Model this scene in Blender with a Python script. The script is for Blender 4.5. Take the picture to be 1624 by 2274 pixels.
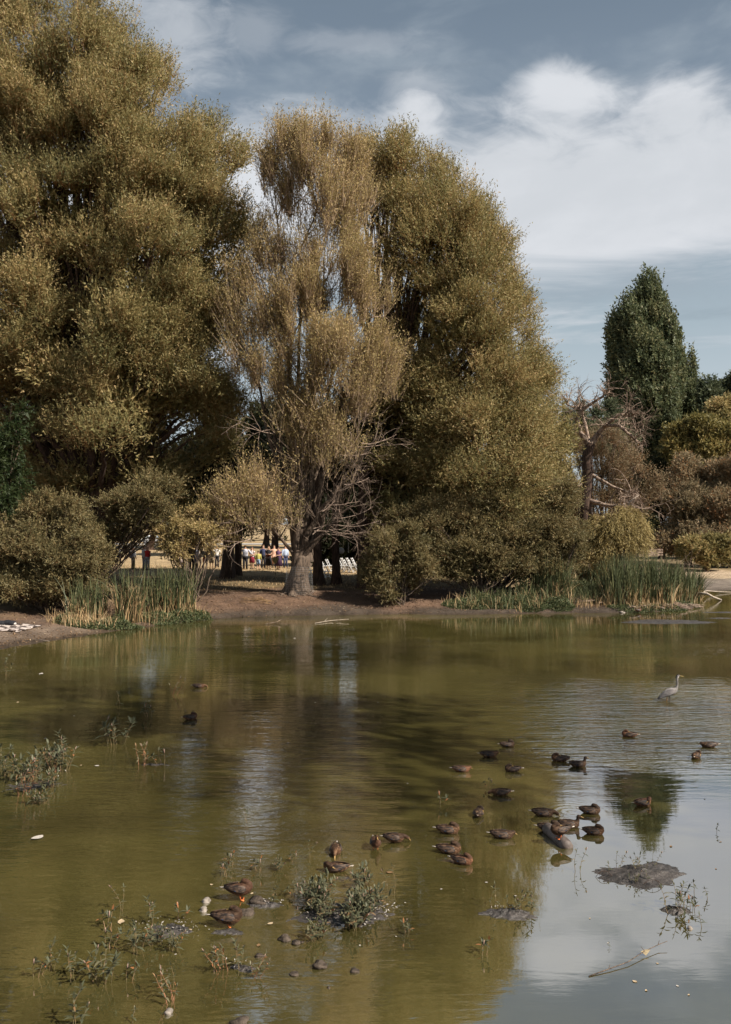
import bpy, math, random
import numpy as np
from mathutils import Vector, Matrix

SC = bpy.context.scene
COL = SC.collection
for _o in list(bpy.data.objects):
    bpy.data.objects.remove(_o)

# ------------------------------------------------------------------ camera
F, CX, CY, EYE = 2013.8, 812.0, 1162.8, 5.0       # focal length and horizon, in units of a 1624 wide view; eye above the water
cam = bpy.data.cameras.new('camera')
cam.sensor_fit = 'VERTICAL'; cam.sensor_height = 36.0
cam.lens = 36.0 * F / 2274.0
cam.shift_y = (CY - 1137.0) / 2274.0
cam.clip_start = 0.1; cam.clip_end = 6000
camera = bpy.data.objects.new('camera', cam); COL.objects.link(camera)
camera.location = (0, 0, EYE); camera.rotation_euler = (math.radians(90), 0, 0)
SC.camera = camera

# ------------------------------------------------------------------ exposure
SC.view_settings.view_transform = 'Standard'; SC.view_settings.look = 'None'
SC.view_settings.gamma = 1; SC.view_settings.use_curve_mapping = False
EXPO = 0.80
SC.view_settings.exposure = EXPO
K = 2 ** EXPO
SC.cycles.max_bounces = 6; SC.cycles.diffuse_bounces = 2; SC.cycles.glossy_bounces = 3
SC.cycles.transmission_bounces = 3; SC.cycles.transparent_max_bounces = 4
SC.cycles.caustics_reflective = False; SC.cycles.caustics_refractive = False
SC.cycles.use_adaptive_sampling = True; SC.cycles.adaptive_threshold = 0.02

# ------------------------------------------------------------------ sun
SUN_EL, SUN_AZ = math.radians(42), math.radians(60)     # azimuth: to the right of straight behind the camera
sun_dir = Vector((math.cos(SUN_EL) * math.sin(SUN_AZ), -math.cos(SUN_EL) * math.cos(SUN_AZ), math.sin(SUN_EL)))
sl = bpy.data.lights.new('sun', 'SUN'); sl.energy = 5.0; sl.angle = math.radians(0.6); sl.color = (1.0, 0.91, 0.79)
sun = bpy.data.objects.new('sun', sl); COL.objects.link(sun)
sun.rotation_euler = sun_dir.to_track_quat('Z', 'Y').to_euler()

# ------------------------------------------------------------------ sky
class NT:
    """a few shortcuts for writing node trees"""
    def __init__(s, nt): s.nt = nt
    def n(s, t, **kw):
        x = s.nt.nodes.new(t)
        for k, v in kw.items(): setattr(x, k, v)
        return x
    def put(s, sock, v):
        if hasattr(v, 'is_output'): s.nt.links.new(v, sock)
        else: sock.default_value = v
    def m(s, op, a, b=0.0, c=0.0):
        x = s.n('ShaderNodeMath', operation=op)
        for i, v in enumerate((a, b, c)): s.put(x.inputs[i], v)
        return x.outputs[0]
    def ss(s, v, a, b, lo=0.0, hi=1.0):
        x = s.n('ShaderNodeMapRange', interpolation_type='SMOOTHSTEP')
        s.put(x.inputs['Value'], v); s.put(x.inputs['From Min'], a); s.put(x.inputs['From Max'], b)
        x.inputs['To Min'].default_value = lo; x.inputs['To Max'].default_value = hi
        return x.outputs[0]
    def mix(s, f, a, b, mode='MIX'):
        x = s.n('ShaderNodeMix', data_type='RGBA', blend_type=mode)
        s.put(x.inputs[0], f); s.put(x.inputs[6], a if hasattr(a, 'is_output') else (*a, 1)); s.put(x.inputs[7], b if hasattr(b, 'is_output') else (*b, 1))
        return x.outputs[2]
    def noise(s, vec, scale, detail=4, rough=0.55, dist=0.0):
        x = s.n('ShaderNodeTexNoise')
        if vec is not None: s.put(x.inputs['Vector'], vec)
        x.inputs['Scale'].default_value = scale; x.inputs['Detail'].default_value = detail
        x.inputs['Roughness'].default_value = rough; x.inputs['Distortion'].default_value = dist
        return x.outputs['Fac']
    def comb(s, x, y, z):
        c = s.n('ShaderNodeCombineXYZ')
        for i, v in enumerate((x, y, z)): s.put(c.inputs[i], v)
        return c.outputs[0]
    def sep(s, v):
        c = s.n('ShaderNodeSeparateXYZ'); s.put(c.inputs[0], v); return c.outputs
    def ramp(s, f, stops):
        x = s.n('ShaderNodeValToRGB'); s.put(x.inputs[0], f)
        e = x.color_ramp.elements
        while len(e) < len(stops): e.new(0.5)
        for k, (p, c) in zip(e, stops): k.position = p; k.color = (*c, 1)
        return x.outputs[0]

world = bpy.data.worlds.new('World'); SC.world = world
world.use_nodes = True
wt = world.node_tree; wt.nodes.clear(); W = NT(wt)
BGS = 0.1
sky = W.n('ShaderNodeTexSky', sky_type='NISHITA', sun_disc=False, sun_elevation=SUN_EL, sun_rotation=math.pi - SUN_AZ)
tc = W.n('ShaderNodeTexCoord').outputs['Generated']
sx, sy, sz = W.sep(tc)
rr = W.m('SQRT', W.m('ADD', W.m('MULTIPLY', sx, sx), W.m('MULTIPLY', sy, sy)))
v = W.m('DIVIDE', sz, W.m('MAXIMUM', rr, 0.02))          # tangent of the height above the horizon
u = W.m('ARCTAN2', sx, sy)                                # bearing
suv = W.comb(W.m('MULTIPLY', u, 3.0), W.m('MULTIPLY', v, 5.5), 1.7)
n1 = W.noise(suv, 1.6, 7, 0.55, 0.35)
n2 = W.noise(W.comb(W.m('MULTIPLY', u, 2.0), W.m('MULTIPLY', v, 13.0), 4.2), 1.3, 6, 0.55, 0.5)
n3 = W.noise(suv, 5.5, 6, 0.6, 0.6)
def sc(c): return tuple(x / BGS / K for x in c)
veil = W.n('ShaderNodeValToRGB'); W.put(veil.inputs[0], W.m('MULTIPLY', v, 1.0))
e = veil.color_ramp.elements
stops = [(0.0, (0.56, 0.62, 0.66)), (0.13, (0.53, 0.605, 0.65)), (0.22, (0.41, 0.495, 0.545)), (0.36, (0.27, 0.335, 0.40)), (0.47, (0.23, 0.29, 0.355)), (0.56, (0.19, 0.245, 0.305)), (1.0, (0.16, 0.21, 0.26))]
while len(e) < len(stops): e.new(0.5)
for k, (p, c) in zip(e, stops): k.position = p; k.color = (*c, 1)
base = W.mix(0.86, W.mix(1.0, sky.outputs[0], (0.62, 0.6, 0.6), 'MULTIPLY'), W.mix(1.0, veil.outputs[0], sc((1, 1, 1)), 'MULTIPLY'))
# grey and pale wisps of thin cloud over everything
base = W.mix(W.m('MULTIPLY', W.ss(n1, 0.5, 0.72), 0.6), base, sc((0.36, 0.42, 0.48)))
base = W.mix(W.m('MULTIPLY', W.ss(n2, 0.42, 0.25), 0.35), base, sc((0.15, 0.195, 0.25)))
# the broad white bank
top = W.m('ADD', 0.452, W.m('ADD', W.m('MULTIPLY', W.m('SUBTRACT', n1, 0.5), 0.12), W.m('MULTIPLY', W.m('SUBTRACT', n3, 0.5), 0.07)))
for (u0, v0, ru, rv, amp) in ((0.212, 0.475, 0.085, 0.085, 0.062), (0.055, 0.465, 0.055, 0.06, 0.05), (0.335, 0.44, 0.07, 0.06, 0.045)):
    d = W.m('SQRT', W.m('ADD', W.m('POWER', W.m('DIVIDE', W.m('SUBTRACT', u, u0), ru), 2.0), W.m('POWER', W.m('DIVIDE', W.m('SUBTRACT', v, v0), rv), 2.0)))
    top = W.m('ADD', top, W.m('MULTIPLY', W.ss(d, 1.0, 0.0), amp))
mtop = W.ss(W.m('SUBTRACT', top, v), -0.012, 0.05)
low = W.m('ADD', W.m('ADD', 0.262, W.m('MULTIPLY', u, 0.05)), W.m('MULTIPLY', W.m('SUBTRACT', n2, 0.5), 0.20))
mlow = W.ss(W.m('SUBTRACT', v, low), -0.03, 0.035)
bank = W.m('MULTIPLY', mtop, mlow)
puff = 0.0
for (u0, v0, ru, rv, amp) in ((-0.205, 0.53, 0.075, 0.085, 0.6), (-0.27, 0.57, 0.08, 0.05, 0.6), (-0.12, 0.54, 0.05, 0.04, 0.25), (0.06, 0.478, 0.05, 0.035, 0.35), (-0.02, 0.53, 0.12, 0.02, 0.25)):
    d = W.m('SQRT', W.m('ADD', W.m('POWER', W.m('DIVIDE', W.m('SUBTRACT', u, u0), ru), 2.0), W.m('POWER', W.m('DIVIDE', W.m('SUBTRACT', v, v0), rv), 2.0)))
    d = W.m('ADD', d, W.m('MULTIPLY', W.m('SUBTRACT', n3, 0.5), 1.6))
    puff = W.m('MAXIMUM', W.m('MULTIPLY', W.ss(d, 1.05, 0.1), amp), puff)
streak = W.m('MULTIPLY', W.ss(n2, 0.5, 0.66), W.m('MULTIPLY', W.ss(v, 0.12, 0.18), W.ss(v, 0.33, 0.25)))
white = W.m('MAXIMUM', W.m('MAXIMUM', bank, puff), W.m('MULTIPLY', streak, 0.75))
wcol = W.mix(W.ss(n1, 0.35, 0.65), sc((0.64, 0.67, 0.71)), sc((0.72, 0.745, 0.785)))
skycol = W.mix(white, base, wcol)
bg = W.n('ShaderNodeBackground'); bg.inputs['Strength'].default_value = BGS
W.put(bg.inputs['Color'], skycol)
wo = W.n('ShaderNodeOutputWorld'); wt.links.new(bg.outputs[0], wo.inputs['Surface'])

# ------------------------------------------------------------------ helpers
def at(x, y, Y):
    """a point seen at (x, y) of the 1624 wide photograph, Y metres away"""
    return Vector(((x - CX) / F * Y, Y, EYE + (CY - y) / F * Y))
def on_z(x, y, z=0.0):
    return at(x, y, (EYE - z) * F / (y - CY))

def tag(o, label=None, cat=None, group=None, kind=None):
    if label: o['label'] = label
    if cat: o['category'] = cat
    if group: o['group'] = group
    if kind: o['kind'] = kind
    return o
def empty(name, loc=(0, 0, 0), rz=0.0, s=1.0):
    o = bpy.data.objects.new(name, None); COL.objects.link(o)
    o.location = loc; o.rotation_euler = (0, 0, rz); o.scale = (s, s, s); o.empty_display_size = 0.2
    return o
def link(name, me, mat=None, parent=None, loc=None):
    o = bpy.data.objects.new(name, me); COL.objects.link(o)
    if mat is not None and not me.materials: me.materials.append(mat)
    if parent is not None:
        o.parent = parent
        if loc is None:                                   # shapes are written in world coordinates
            w, q = Vector((0, 0, 0)), parent
            while q is not None: w = w + q.location; q = q.parent
            o.location = -w
    if loc is not None: o.location = loc
    return o
def copy_tree(o, parent=None):
    c = o.copy(); COL.objects.link(c)
    if parent is not None: c.parent = parent
    for ch in o.children: copy_tree(ch, c)
    return c

def mesh_np(name, verts, faces, smooth=True, tint=None, cols=None):
    verts = np.asarray(verts, np.float32); faces = np.asarray(faces, np.int32)
    me = bpy.data.meshes.new(name); n, k = faces.shape
    me.vertices.add(len(verts)); me.vertices.foreach_set('co', verts.ravel())
    me.loops.add(n * k); me.loops.foreach_set('vertex_index', faces.ravel())
    me.polygons.add(n); me.polygons.foreach_set('loop_start', np.arange(0, n * k, k, dtype=np.int32))
    me.polygons.foreach_set('use_smooth', np.full(n, smooth, bool))
    me.update(calc_edges=True)
    if tint is not None:
        a = me.attributes.new('tint', 'FLOAT', 'FACE'); a.data.foreach_set('value', np.asarray(tint, np.float32))
    if cols is not None:
        a = me.attributes.new('shade', 'FLOAT_COLOR', 'POINT'); a.data.foreach_set('color', np.asarray(cols, np.float32).ravel())
    return me

class MB:
    """collects tubes, boxes, lofts, strips; build() makes one mesh"""
    def __init__(s): s.v = []; s.f = []; s.n = 0
    def add(s, vs, fs):
        s.v.extend(vs); s.f.extend(tuple(i + s.n for i in f) for f in fs); s.n += len(vs)
    def tube(s, pts, rad, k=6, caps=True, squash=None):
        pts = [Vector(p) for p in pts]; m = len(pts)
        if not hasattr(rad, '__len__'): rad = [rad] * m
        t = (pts[1] - pts[0]).normalized()
        a = t.orthogonal().normalized()
        vs = []
        for i, p in enumerate(pts):
            t2 = (pts[min(i + 1, m - 1)] - pts[max(i - 1, 0)])
            t2 = t2.normalized() if t2.length > 1e-9 else t
            a = (a - t2 * a.dot(t2))
            a = a.normalized() if a.length > 1e-6 else t2.orthogonal().normalized()
            b = t2.cross(a); r = rad[i]
            for j in range(k):
                w = 2 * math.pi * j / k
                vs.append(p + (a * math.cos(w) + b * math.sin(w)) * r)
            t = t2
        fs = []
        for i in range(m - 1):
            for j in range(k):
                q = (j + 1) % k
                fs.append((i * k + j, i * k + q, (i + 1) * k + q, (i + 1) * k + j))
        if caps:
            fs.append(tuple(range(k - 1, -1, -1))); fs.append(tuple((m - 1) * k + j for j in range(k)))
        s.add(vs, fs)
    def rings(s, rings, close=True):
        """rings: list of lists of points, same count"""
        k = len(rings[0]); vs = [Vector(p) for r in rings for p in r]; fs = []
        for i in range(len(rings) - 1):
            for j in range(k):
                q = (j + 1) % k
                fs.append((i * k + j, i * k + q, (i + 1) * k + q, (i + 1) * k + j))
        if close:
            fs.append(tuple(range(k - 1, -1, -1))); fs.append(tuple((len(rings) - 1) * k + j for j in range(k)))
        s.add(vs, fs)
    def loft(s, secs, k=14):
        """secs: (centre, half width vector, half height vector)"""
        s.rings([[Vector(c) + Vector(a) * math.cos(2 * math.pi * j / k) + Vector(b) * math.sin(2 * math.pi * j / k) for j in range(k)] for c, a, b in secs])
    def ball(s, c, r, k=12, m=8, rot=None):
        c = Vector(c); r = r if hasattr(r, '__len__') else (r, r, r)
        rg = []
        for i in range(m + 1):
            th = math.pi * (0.02 + 0.96 * i / m)
            rg.append([Vector((r[0] * math.sin(th) * math.cos(2 * math.pi * j / k), r[1] * math.sin(th) * math.sin(2 * math.pi * j / k), -r[2] * math.cos(th))) for j in range(k)])
        if rot is not None: rg = [[rot @ p for p in q] for q in rg]
        s.rings([[p + c for p in q] for q in rg])
    def box(s, c, h, rot=None):
        c = Vector(c); vs = []
        for x in (-1, 1):
            for y in (-1, 1):
                for z in (-1, 1):
                    p = Vector((x * h[0], y * h[1], z * h[2]))
                    vs.append(c + (rot @ p if rot is not None else p))
        s.add(vs, [(0, 1, 3, 2), (4, 6, 7, 5), (0, 4, 5, 1), (2, 3, 7, 6), (0, 2, 6, 4), (1, 5, 7, 3)])
    def bar(s, a, b, w, d, up=(0, 0, 1)):
        """a flat bar from a to b, w wide and d thick"""
        a, b = Vector(a), Vector(b); t = (b - a).normalized(); q = t.cross(Vector(up))
        q = q.normalized() if q.length > 1e-4 else t.orthogonal().normalized()
        n = q.cross(t).normalized(); vs = []
        for p in (a, b):
            for (i, j) in ((-1, -1), (1, -1), (1, 1), (-1, 1)): vs.append(p + q * i * w / 2 + n * j * d / 2)
        s.add(vs, [(3, 2, 1, 0), (4, 5, 6, 7), (0, 1, 5, 4), (1, 2, 6, 5), (2, 3, 7, 6), (3, 0, 4, 7)])
    def mesh(s, name, smooth=True):
        me = bpy.data.meshes.new(name)
        me.from_pydata([tuple(p) for p in s.v], [], s.f)
        if smooth: me.polygons.foreach_set('use_smooth', [True] * len(me.polygons))
        me.update(); return me
    def build(s, name, mat, parent=None, smooth=True, loc=None):
        return link(name, s.mesh(name, smooth), mat, parent, loc)

def bake(o, mods):
    """applies modifiers made by mods(o) and gives the finished mesh back"""
    mods(o)
    dg = bpy.context.evaluated_depsgraph_get(); dg.update()
    me = bpy.data.meshes.new_from_object(o.evaluated_get(dg))
    o.modifiers.clear(); old = o.data; o.data = me; bpy.data.meshes.remove(old)
    return me

# ------------------------------------------------------------------ materials
MATS = {}
def new_mat(name):
    m = bpy.data.materials.new(name); m.use_nodes = True
    m.node_tree.nodes.clear(); g = NT(m.node_tree)
    out = g.n('ShaderNodeOutputMaterial'); MATS[name] = m
    return m, g, out
def solid(name, a, b=None, scale=8.0, rough=0.75, bump=0.0, detail=5, spec=0.3, stretch=(1, 1, 1), bscale=None, coord='Object', contrast=(0.35, 0.65), metal=0.0, sheen=0.0):
    """principled surface whose colour wanders between a and b by noise"""
    m, g, out = new_mat(name)
    p = g.n('ShaderNodeBsdfPrincipled'); p.inputs['Roughness'].default_value = rough; p.inputs['Specular IOR Level'].default_value = spec
    p.inputs['Metallic'].default_value = metal
    tcn = g.n('ShaderNodeTexCoord').outputs[coord]
    mp = g.n('ShaderNodeMapping'); g.put(mp.inputs[0], tcn); mp.inputs['Scale'].default_value = stretch
    n = g.noise(mp.outputs[0], scale, detail, 0.6)
    g.put(p.inputs['Base Color'], g.mix(g.ss(n, *contrast), a, b or a))
    if bump:
        bm = g.n('ShaderNodeBump'); bm.inputs['Strength'].default_value = min(1, bump); bm.inputs['Distance'].default_value = 0.02
        g.put(bm.inputs['Height'], g.noise(mp.outputs[0], bscale or scale * 3, 5, 0.6)); g.put(p.inputs['Normal'], bm.outputs[0])
    g.nt.links.new(p.outputs[0], out.inputs[0])
    return m
def leafy(name, stops, twig=(0.16, 0.085, 0.045), trans=0.38, rough=0.55):
    """leaf colour from the per-leaf 'tint' (0-1); tints above 1.5 are twigs"""
    m, g, out = new_mat(name)
    a = g.n('ShaderNodeAttribute', attribute_name='tint').outputs['Fac']
    c = g.ramp(a, stops)
    c = g.mix(g.m('GREATER_THAN', a, 1.5), c, twig)
    p = g.n('ShaderNodeBsdfPrincipled'); p.inputs['Roughness'].default_value = rough; p.inputs['Specular IOR Level'].default_value = 0.25
    g.put(p.inputs['Base Color'], c)
    t = g.n('ShaderNodeBsdfTranslucent'); g.put(t.inputs[0], c)
    mx = g.n('ShaderNodeMixShader'); mx.inputs[0].default_value = trans
    g.nt.links.new(p.outputs[0], mx.inputs[1]); g.nt.links.new(t.outputs[0], mx.inputs[2]); g.nt.links.new(mx.outputs[0], out.inputs[0])
    return m

M_WILLOW = leafy('willow_leaf', [(0.0, (0.146, 0.144, 0.061)), (0.45, (0.261, 0.226, 0.095)), (0.8, (0.388, 0.297, 0.132)), (1.0, (0.523, 0.377, 0.193))], (0.26, 0.125, 0.05))
M_WILLOW_G = leafy('grey_willow_leaf', [(0.0, (0.104, 0.096, 0.042)), (0.5, (0.174, 0.147, 0.068)), (1.0, (0.278, 0.210, 0.098))], (0.22, 0.115, 0.055))
M_WILLOW_T = leafy('tan_willow_leaf', [(0.0, (0.223, 0.188, 0.075)), (0.5, (0.373, 0.293, 0.125)), (1.0, (0.576, 0.415, 0.218))], (0.34, 0.25, 0.165))
M_POPLAR = leafy('poplar_leaf', [(0.0, (0.062, 0.084, 0.045)), (0.6, (0.126, 0.146, 0.074)), (1.0, (0.224, 0.206, 0.102))], (0.10, 0.075, 0.05))
M_DARK = leafy('dark_shade_leaf', [(0.0, (0.016, 0.02, 0.010)), (1.0, (0.05, 0.055, 0.024))], (0.05, 0.04, 0.03))  # near-black leaf colour stands in for deep shade behind the willows
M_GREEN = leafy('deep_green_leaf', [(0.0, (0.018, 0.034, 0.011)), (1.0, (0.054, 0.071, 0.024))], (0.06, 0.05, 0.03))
M_YELLOW = leafy('yellow_green_leaf', [(0.0, (0.115, 0.111, 0.042)), (0.6, (0.252, 0.210, 0.074)), (1.0, (0.379, 0.265, 0.105))], (0.2, 0.12, 0.05))
M_BROWNB = leafy('brown_bush_leaf', [(0.0, (0.149, 0.126, 0.069)), (0.6, (0.257, 0.201, 0.118)), (0.9, (0.351, 0.251, 0.152)), (1.0, (0.433, 0.213, 0.095))], (0.25, 0.15, 0.085))
M_WEEP = leafy('weeping_leaf', [(0.0, (0.221, 0.182, 0.072)), (1.0, (0.468, 0.364, 0.163))], (0.28, 0.2, 0.11))
M_DARKG = leafy('far_green_leaf', [(0.0, (0.056, 0.077, 0.045)), (1.0, (0.147, 0.161, 0.087))], (0.1, 0.08, 0.05))
M_COVER = leafy('cover_leaf', [(0.0, (0.042, 0.058, 0.025)), (0.7, (0.102, 0.121, 0.052)), (1.0, (0.204, 0.179, 0.086))], (0.2, 0.15, 0.08), 0.2)
M_REED = leafy('reed_blade', [(0.0, (0.043, 0.055, 0.025)), (0.6, (0.092, 0.106, 0.048)), (1.0, (0.184, 0.161, 0.067))], (0.3, 0.2, 0.1), 0.15)
M_STRAW = leafy('dry_reed', [(0.0, (0.27, 0.17, 0.082)), (0.6, (0.44, 0.305, 0.16)), (1.0, (0.56, 0.44, 0.28))], (0.3, 0.2, 0.1), 0.12)
M_WEED = leafy('waterweed_leaf', [(0.0, (0.051, 0.056, 0.031)), (0.6, (0.100, 0.105, 0.060)), (0.9, (0.182, 0.159, 0.091)), (1.0, (0.303, 0.130, 0.055))], (0.28, 0.16, 0.08), 0.2)
M_LITTER = leafy('leaf_litter', [(0.0, (0.10, 0.06, 0.032)), (0.7, (0.22, 0.14, 0.08)), (1.0, (0.48, 0.40, 0.29))], (0.2, 0.12, 0.07), 0.1)
M_BARK = solid('bark', (0.055, 0.04, 0.03), (0.17, 0.125, 0.092), 3.0, 0.9, 0.9, stretch=(5, 5, 0.8), bscale=9)
M_BARK_D = solid('dark_bark', (0.035, 0.024, 0.018), (0.10, 0.062, 0.045), 3.0, 0.9, 0.8, stretch=(5, 5, 0.8))
M_DEAD = solid('dead_wood', (0.13, 0.09, 0.068), (0.36, 0.27, 0.21), 2.5, 0.85, 0.4, stretch=(3, 3, 1))
M_DEADP = solid('bleached_wood', (0.25, 0.20, 0.155), (0.47, 0.40, 0.33), 3, 0.8, 0.3, stretch=(3, 3, 1))
# ------------------------------------------------------------------ ground
POND = [(-13.6, 38.4), (-11, 43.2), (-9.0, 46.2), (-7, 48.4), (-2.8, 49.6), (1.5, 49.8), (4.6, 49.9), (9.7, 50.4), (14.5, 50.9), (18.0, 51.8), (19.6, 53.5), (19.9, 58), (21, 63), (24, 66.5), (30, 69), (40, 68),
        (42, 58), (33, 40), (24, 25), (16, 13.5), (10, 7.5), (4, 5.2), (-6, 5.0), (-14, 9), (-19, 18), (-19, 28), (-15.6, 34)]
PN = np.array(POND, float)
def pond_distance(x, y):
    """signed distance to the waterline: negative over the water"""
    x = np.asarray(x, float); y = np.asarray(y, float)
    best = np.full(x.shape, 1e9); inside = np.zeros(x.shape, bool)
    for i in range(len(PN)):
        (ax, ay), (bx, by) = PN[i], PN[(i + 1) % len(PN)]
        dx, dy = bx - ax, by - ay
        t = np.clip(((x - ax) * dx + (y - ay) * dy) / (dx * dx + dy * dy), 0, 1)
        best = np.minimum(best, (x - ax - t * dx) ** 2 + (y - ay - t * dy) ** 2)
        c = ((ay > y) != (by > y)) & (x < dx * (y - ay) / (dy if abs(dy) > 1e-9 else 1e-9) + ax)
        inside ^= c
    d = np.sqrt(best)
    return np.where(inside, -d, d)
def wob(x, y, s, seed=0.0):
    """smooth cheap noise, about -1..1"""
    a = np.sin(x * s + 1.3 * np.sin(y * s * 0.7 + seed) + seed) + np.sin(y * s * 1.13 + 1.7 * np.sin(x * s * 0.61 + 2.1 * seed))
    b = np.sin((x + y) * s * 2.1 + seed * 3 + 1.1 * np.sin(y * s * 1.9)) + np.sin((x - y) * s * 2.3 - seed)
    return a * 0.33 + b * 0.17
def sstep(t, a, b):
    t = np.clip((t - a) / (b - a), 0, 1); return t * t * (3 - 2 * t)
MOUNDS = []   # x, y, rx, ry, height: mud standing out of the shallow water
for (dx, dy, rx, ry, h) in ((1425, 1943, 0.62, 0.50, 0.075), (1500, 2022, 0.2, 0.16, 0.05), (1130, 2030, 0.40, 0.17, 0.06),
                            (375, 2068, 0.42, 0.25, 0.03), (770, 2030, 0.75, 0.6, 0.03), (590, 2010, 0.28, 0.12, 0.04), (505, 2070, 0.35, 0.12, 0.02),
                            (70, 1745, 0.9, 0.6, 0.012), (345, 1698, 0.4, 0.2, 0.012), (540, 2150, 0.25, 0.14, 0.02),
                            (1480, 1381, 2.9, 1.0, 0.06), (1612, 1360, 1.6, 0.35, 0.04), (1600, 1373, 0.8, 0.2, 0.04)):
    p = on_z(dx, dy); MOUNDS.append((p.x, p.y, rx, ry, h))
def ground_z(x, y):
    x = np.asarray(x, float); y = np.asarray(y, float)
    d = pond_distance(x, y) + 0.35 * wob(x, y, 0.9, 2.0) + 0.15 * wob(x, y, 2.7, 5.0)
    far = np.interp(d, [-4, -1.2, 0, 0.35, 1.2, 4, 10, 22, 60], [-0.5, -0.3, 0.0, 0.22, 0.36, 0.78, 1.12, 1.38, 1.5])
    mud = np.interp(d, [-4, -1.5, 0, 3, 20, 60], [-0.5, -0.2, 0.0, 0.14, 0.75, 1.5])
    near = np.interp(d, [-3, 0, 3, 6, 40], [-0.5, 0.0, 1.7, 3.2, 3.4])
    left = np.interp(d, [-4, -1.5, 0, 1.5, 4, 10, 22, 60], [-0.5, -0.25, 0.0, 0.16, 0.42, 0.95, 1.35, 1.5])
    wl = 1 - sstep(x, -13.5, -8.5)
    z = far * (1 - wl) + left * wl
    wm = sstep(x, 18.0, 21.0) * sstep(y, 48, 56)
    z = z * (1 - wm) + mud * wm
    wn = 1 - sstep(y + 0.5 * np.abs(x), 22, 34)
    wn = np.maximum(wn, sstep(x, 20, 30) * (1 - sstep(y, 45, 60)))
    z = z * (1 - wn) + near * wn
    z = z + 0.03 * wob(x, y, 1.7, 1.0) * sstep(d, 0.2, 2) + 0.05 * wob(x, y, 0.35, 4.0) * sstep(d, 2, 8)
    # the hump of earth the big tree stands on
    z = z + 0.22 * np.exp(-(((x + 3.7) / 3.2) ** 2 + ((y - 52.6) / 2.4) ** 2))
    z = z + 1.6 * sstep(y, 120, 320)
    return z
def gz(x, y): return float(ground_z(np.array([x]), np.array([y]))[0])

def axis(parts):
    out = []
    for a, b, st in parts: out.append(np.arange(a, b, st))
    return np.concatenate(out + [np.array([parts[-1][1]])])
gx = axis([(-1500, -300, 200), (-300, -100, 40), (-100, -32, 4), (-32, -20, 0.8), (-20, 24, 0.26), (24, 44, 1.0), (44, 120, 5), (120, 400, 40), (400, 1500, 200)])
gy = axis([(-400, -60, 60), (-60, 0, 6), (0, 28, 1.0), (28, 36, 0.5), (36, 60, 0.24), (60, 74, 0.5), (74, 120, 2), (120, 400, 20), (400, 2000, 200)])
X, Y = np.meshgrid(gx, gy)
Z = ground_z(X, Y)
nx, ny = len(gx), len(gy)
idx = np.arange(nx * ny).reshape(ny, nx)
gf = np.stack([idx[:-1, :-1], idx[:-1, 1:], idx[1:, 1:], idx[1:, :-1]], -1).reshape(-1, 4)
# what the ground is made of, place by place
D = pond_distance(X, Y)
nz = wob(X, Y, 0.8, 7.0) + 0.6 * wob(X, Y, 2.3, 3.0)
mudc, dirtc, drygrass, sand = np.array((0.055, 0.043, 0.034)), np.array((0.125, 0.08, 0.056)), np.array((0.36, 0.275, 0.165)), np.array((0.40, 0.32, 0.235))
dullgrass, greymud = np.array((0.16, 0.125, 0.062)), np.array((0.17, 0.145, 0.125))
def lerp(a, b, t): return a * (1 - t[..., None]) + b * t[..., None]
wet = 1 - sstep(D + 0.5 * nz, 0.15, 1.5)
c = np.broadcast_to(dirtc, X.shape + (3,)).copy()
c = lerp(c, dullgrass, sstep(D + 1.5 * nz, 5, 9) * sstep(X, -30, -14) * 0.75)
c = lerp(c, drygrass, sstep(Y + 1.2 * nz, 63.0, 66.5))
c = lerp(c, drygrass * 0.92, sstep(X, 6, 9) * sstep(D + 1.2 * nz, 5.5, 8))
right = sstep(X, 17.5, 20) * sstep(Y, 50, 56)
c = lerp(c, greymud, right * (1 - sstep(D + nz, 6, 10)))
c = lerp(c, sand, right * sstep(D + nz, 7, 11) * (1 - sstep(D + 2 * nz, 15, 19)))
c = lerp(c, drygrass * 0.6, right * sstep(D + 2 * nz, 15, 19))
c = lerp(c, np.array((0.155, 0.12, 0.095)), (1 - sstep(X, -12.5, -10)) * (1 - sstep(D + nz, 2.5, 4.5)))
c = lerp(c, mudc, wet * (1 - 0.6 * right))
cols = np.concatenate([c.reshape(-1, 3), np.ones((nx * ny, 1))], 1)
gme = mesh_np('ground', np.stack([X, Y, Z], -1).reshape(-1, 3), gf, True, cols=cols)
m, g, out = new_mat('earth')
p = g.n('ShaderNodeBsdfPrincipled')
at_ = g.n('ShaderNodeAttribute', attribute_name='shade').outputs['Color']
po = g.n('ShaderNodeTexCoord').outputs['Object']
na = g.noise(po, 1.1, 8, 0.65); nb = g.noise(po, 9.0, 6, 0.7)
cc = g.mix(1.0, at_, g.ramp(na, [(0.3, (0.5, 0.47, 0.45)), (0.7, (1.4, 1.38, 1.32))]), 'MULTIPLY')
cc = g.mix(1.0, cc, g.ramp(nb, [(0.3, (0.6, 0.58, 0.55)), (0.62, (1.12, 1.1, 1.08)), (0.8, (1.5, 1.42, 1.3))]), 'MULTIPLY')
g.put(p.inputs['Base Color'], cc)
zz = g.sep(po)[2]
g.put(p.inputs['Roughness'], g.ss(g.m('ADD', zz, g.m('MULTIPLY', na, 0.1)), 0.08, 0.30, 0.45, 0.95))
p.inputs['Specular IOR Level'].default_value = 0.3
bm = g.n('ShaderNodeBump'); bm.inputs['Strength'].default_value = 0.8; bm.inputs['Distance'].default_value = 0.06
g.put(bm.inputs['Height'], g.m('ADD', nb, g.m('MULTIPLY', na, 1.5))); g.put(p.inputs['Normal'], bm.outputs[0])
g.nt.links.new(p.outputs[0], out.inputs[0])
tag(link('ground', gme, m), kind='structure')

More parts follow.
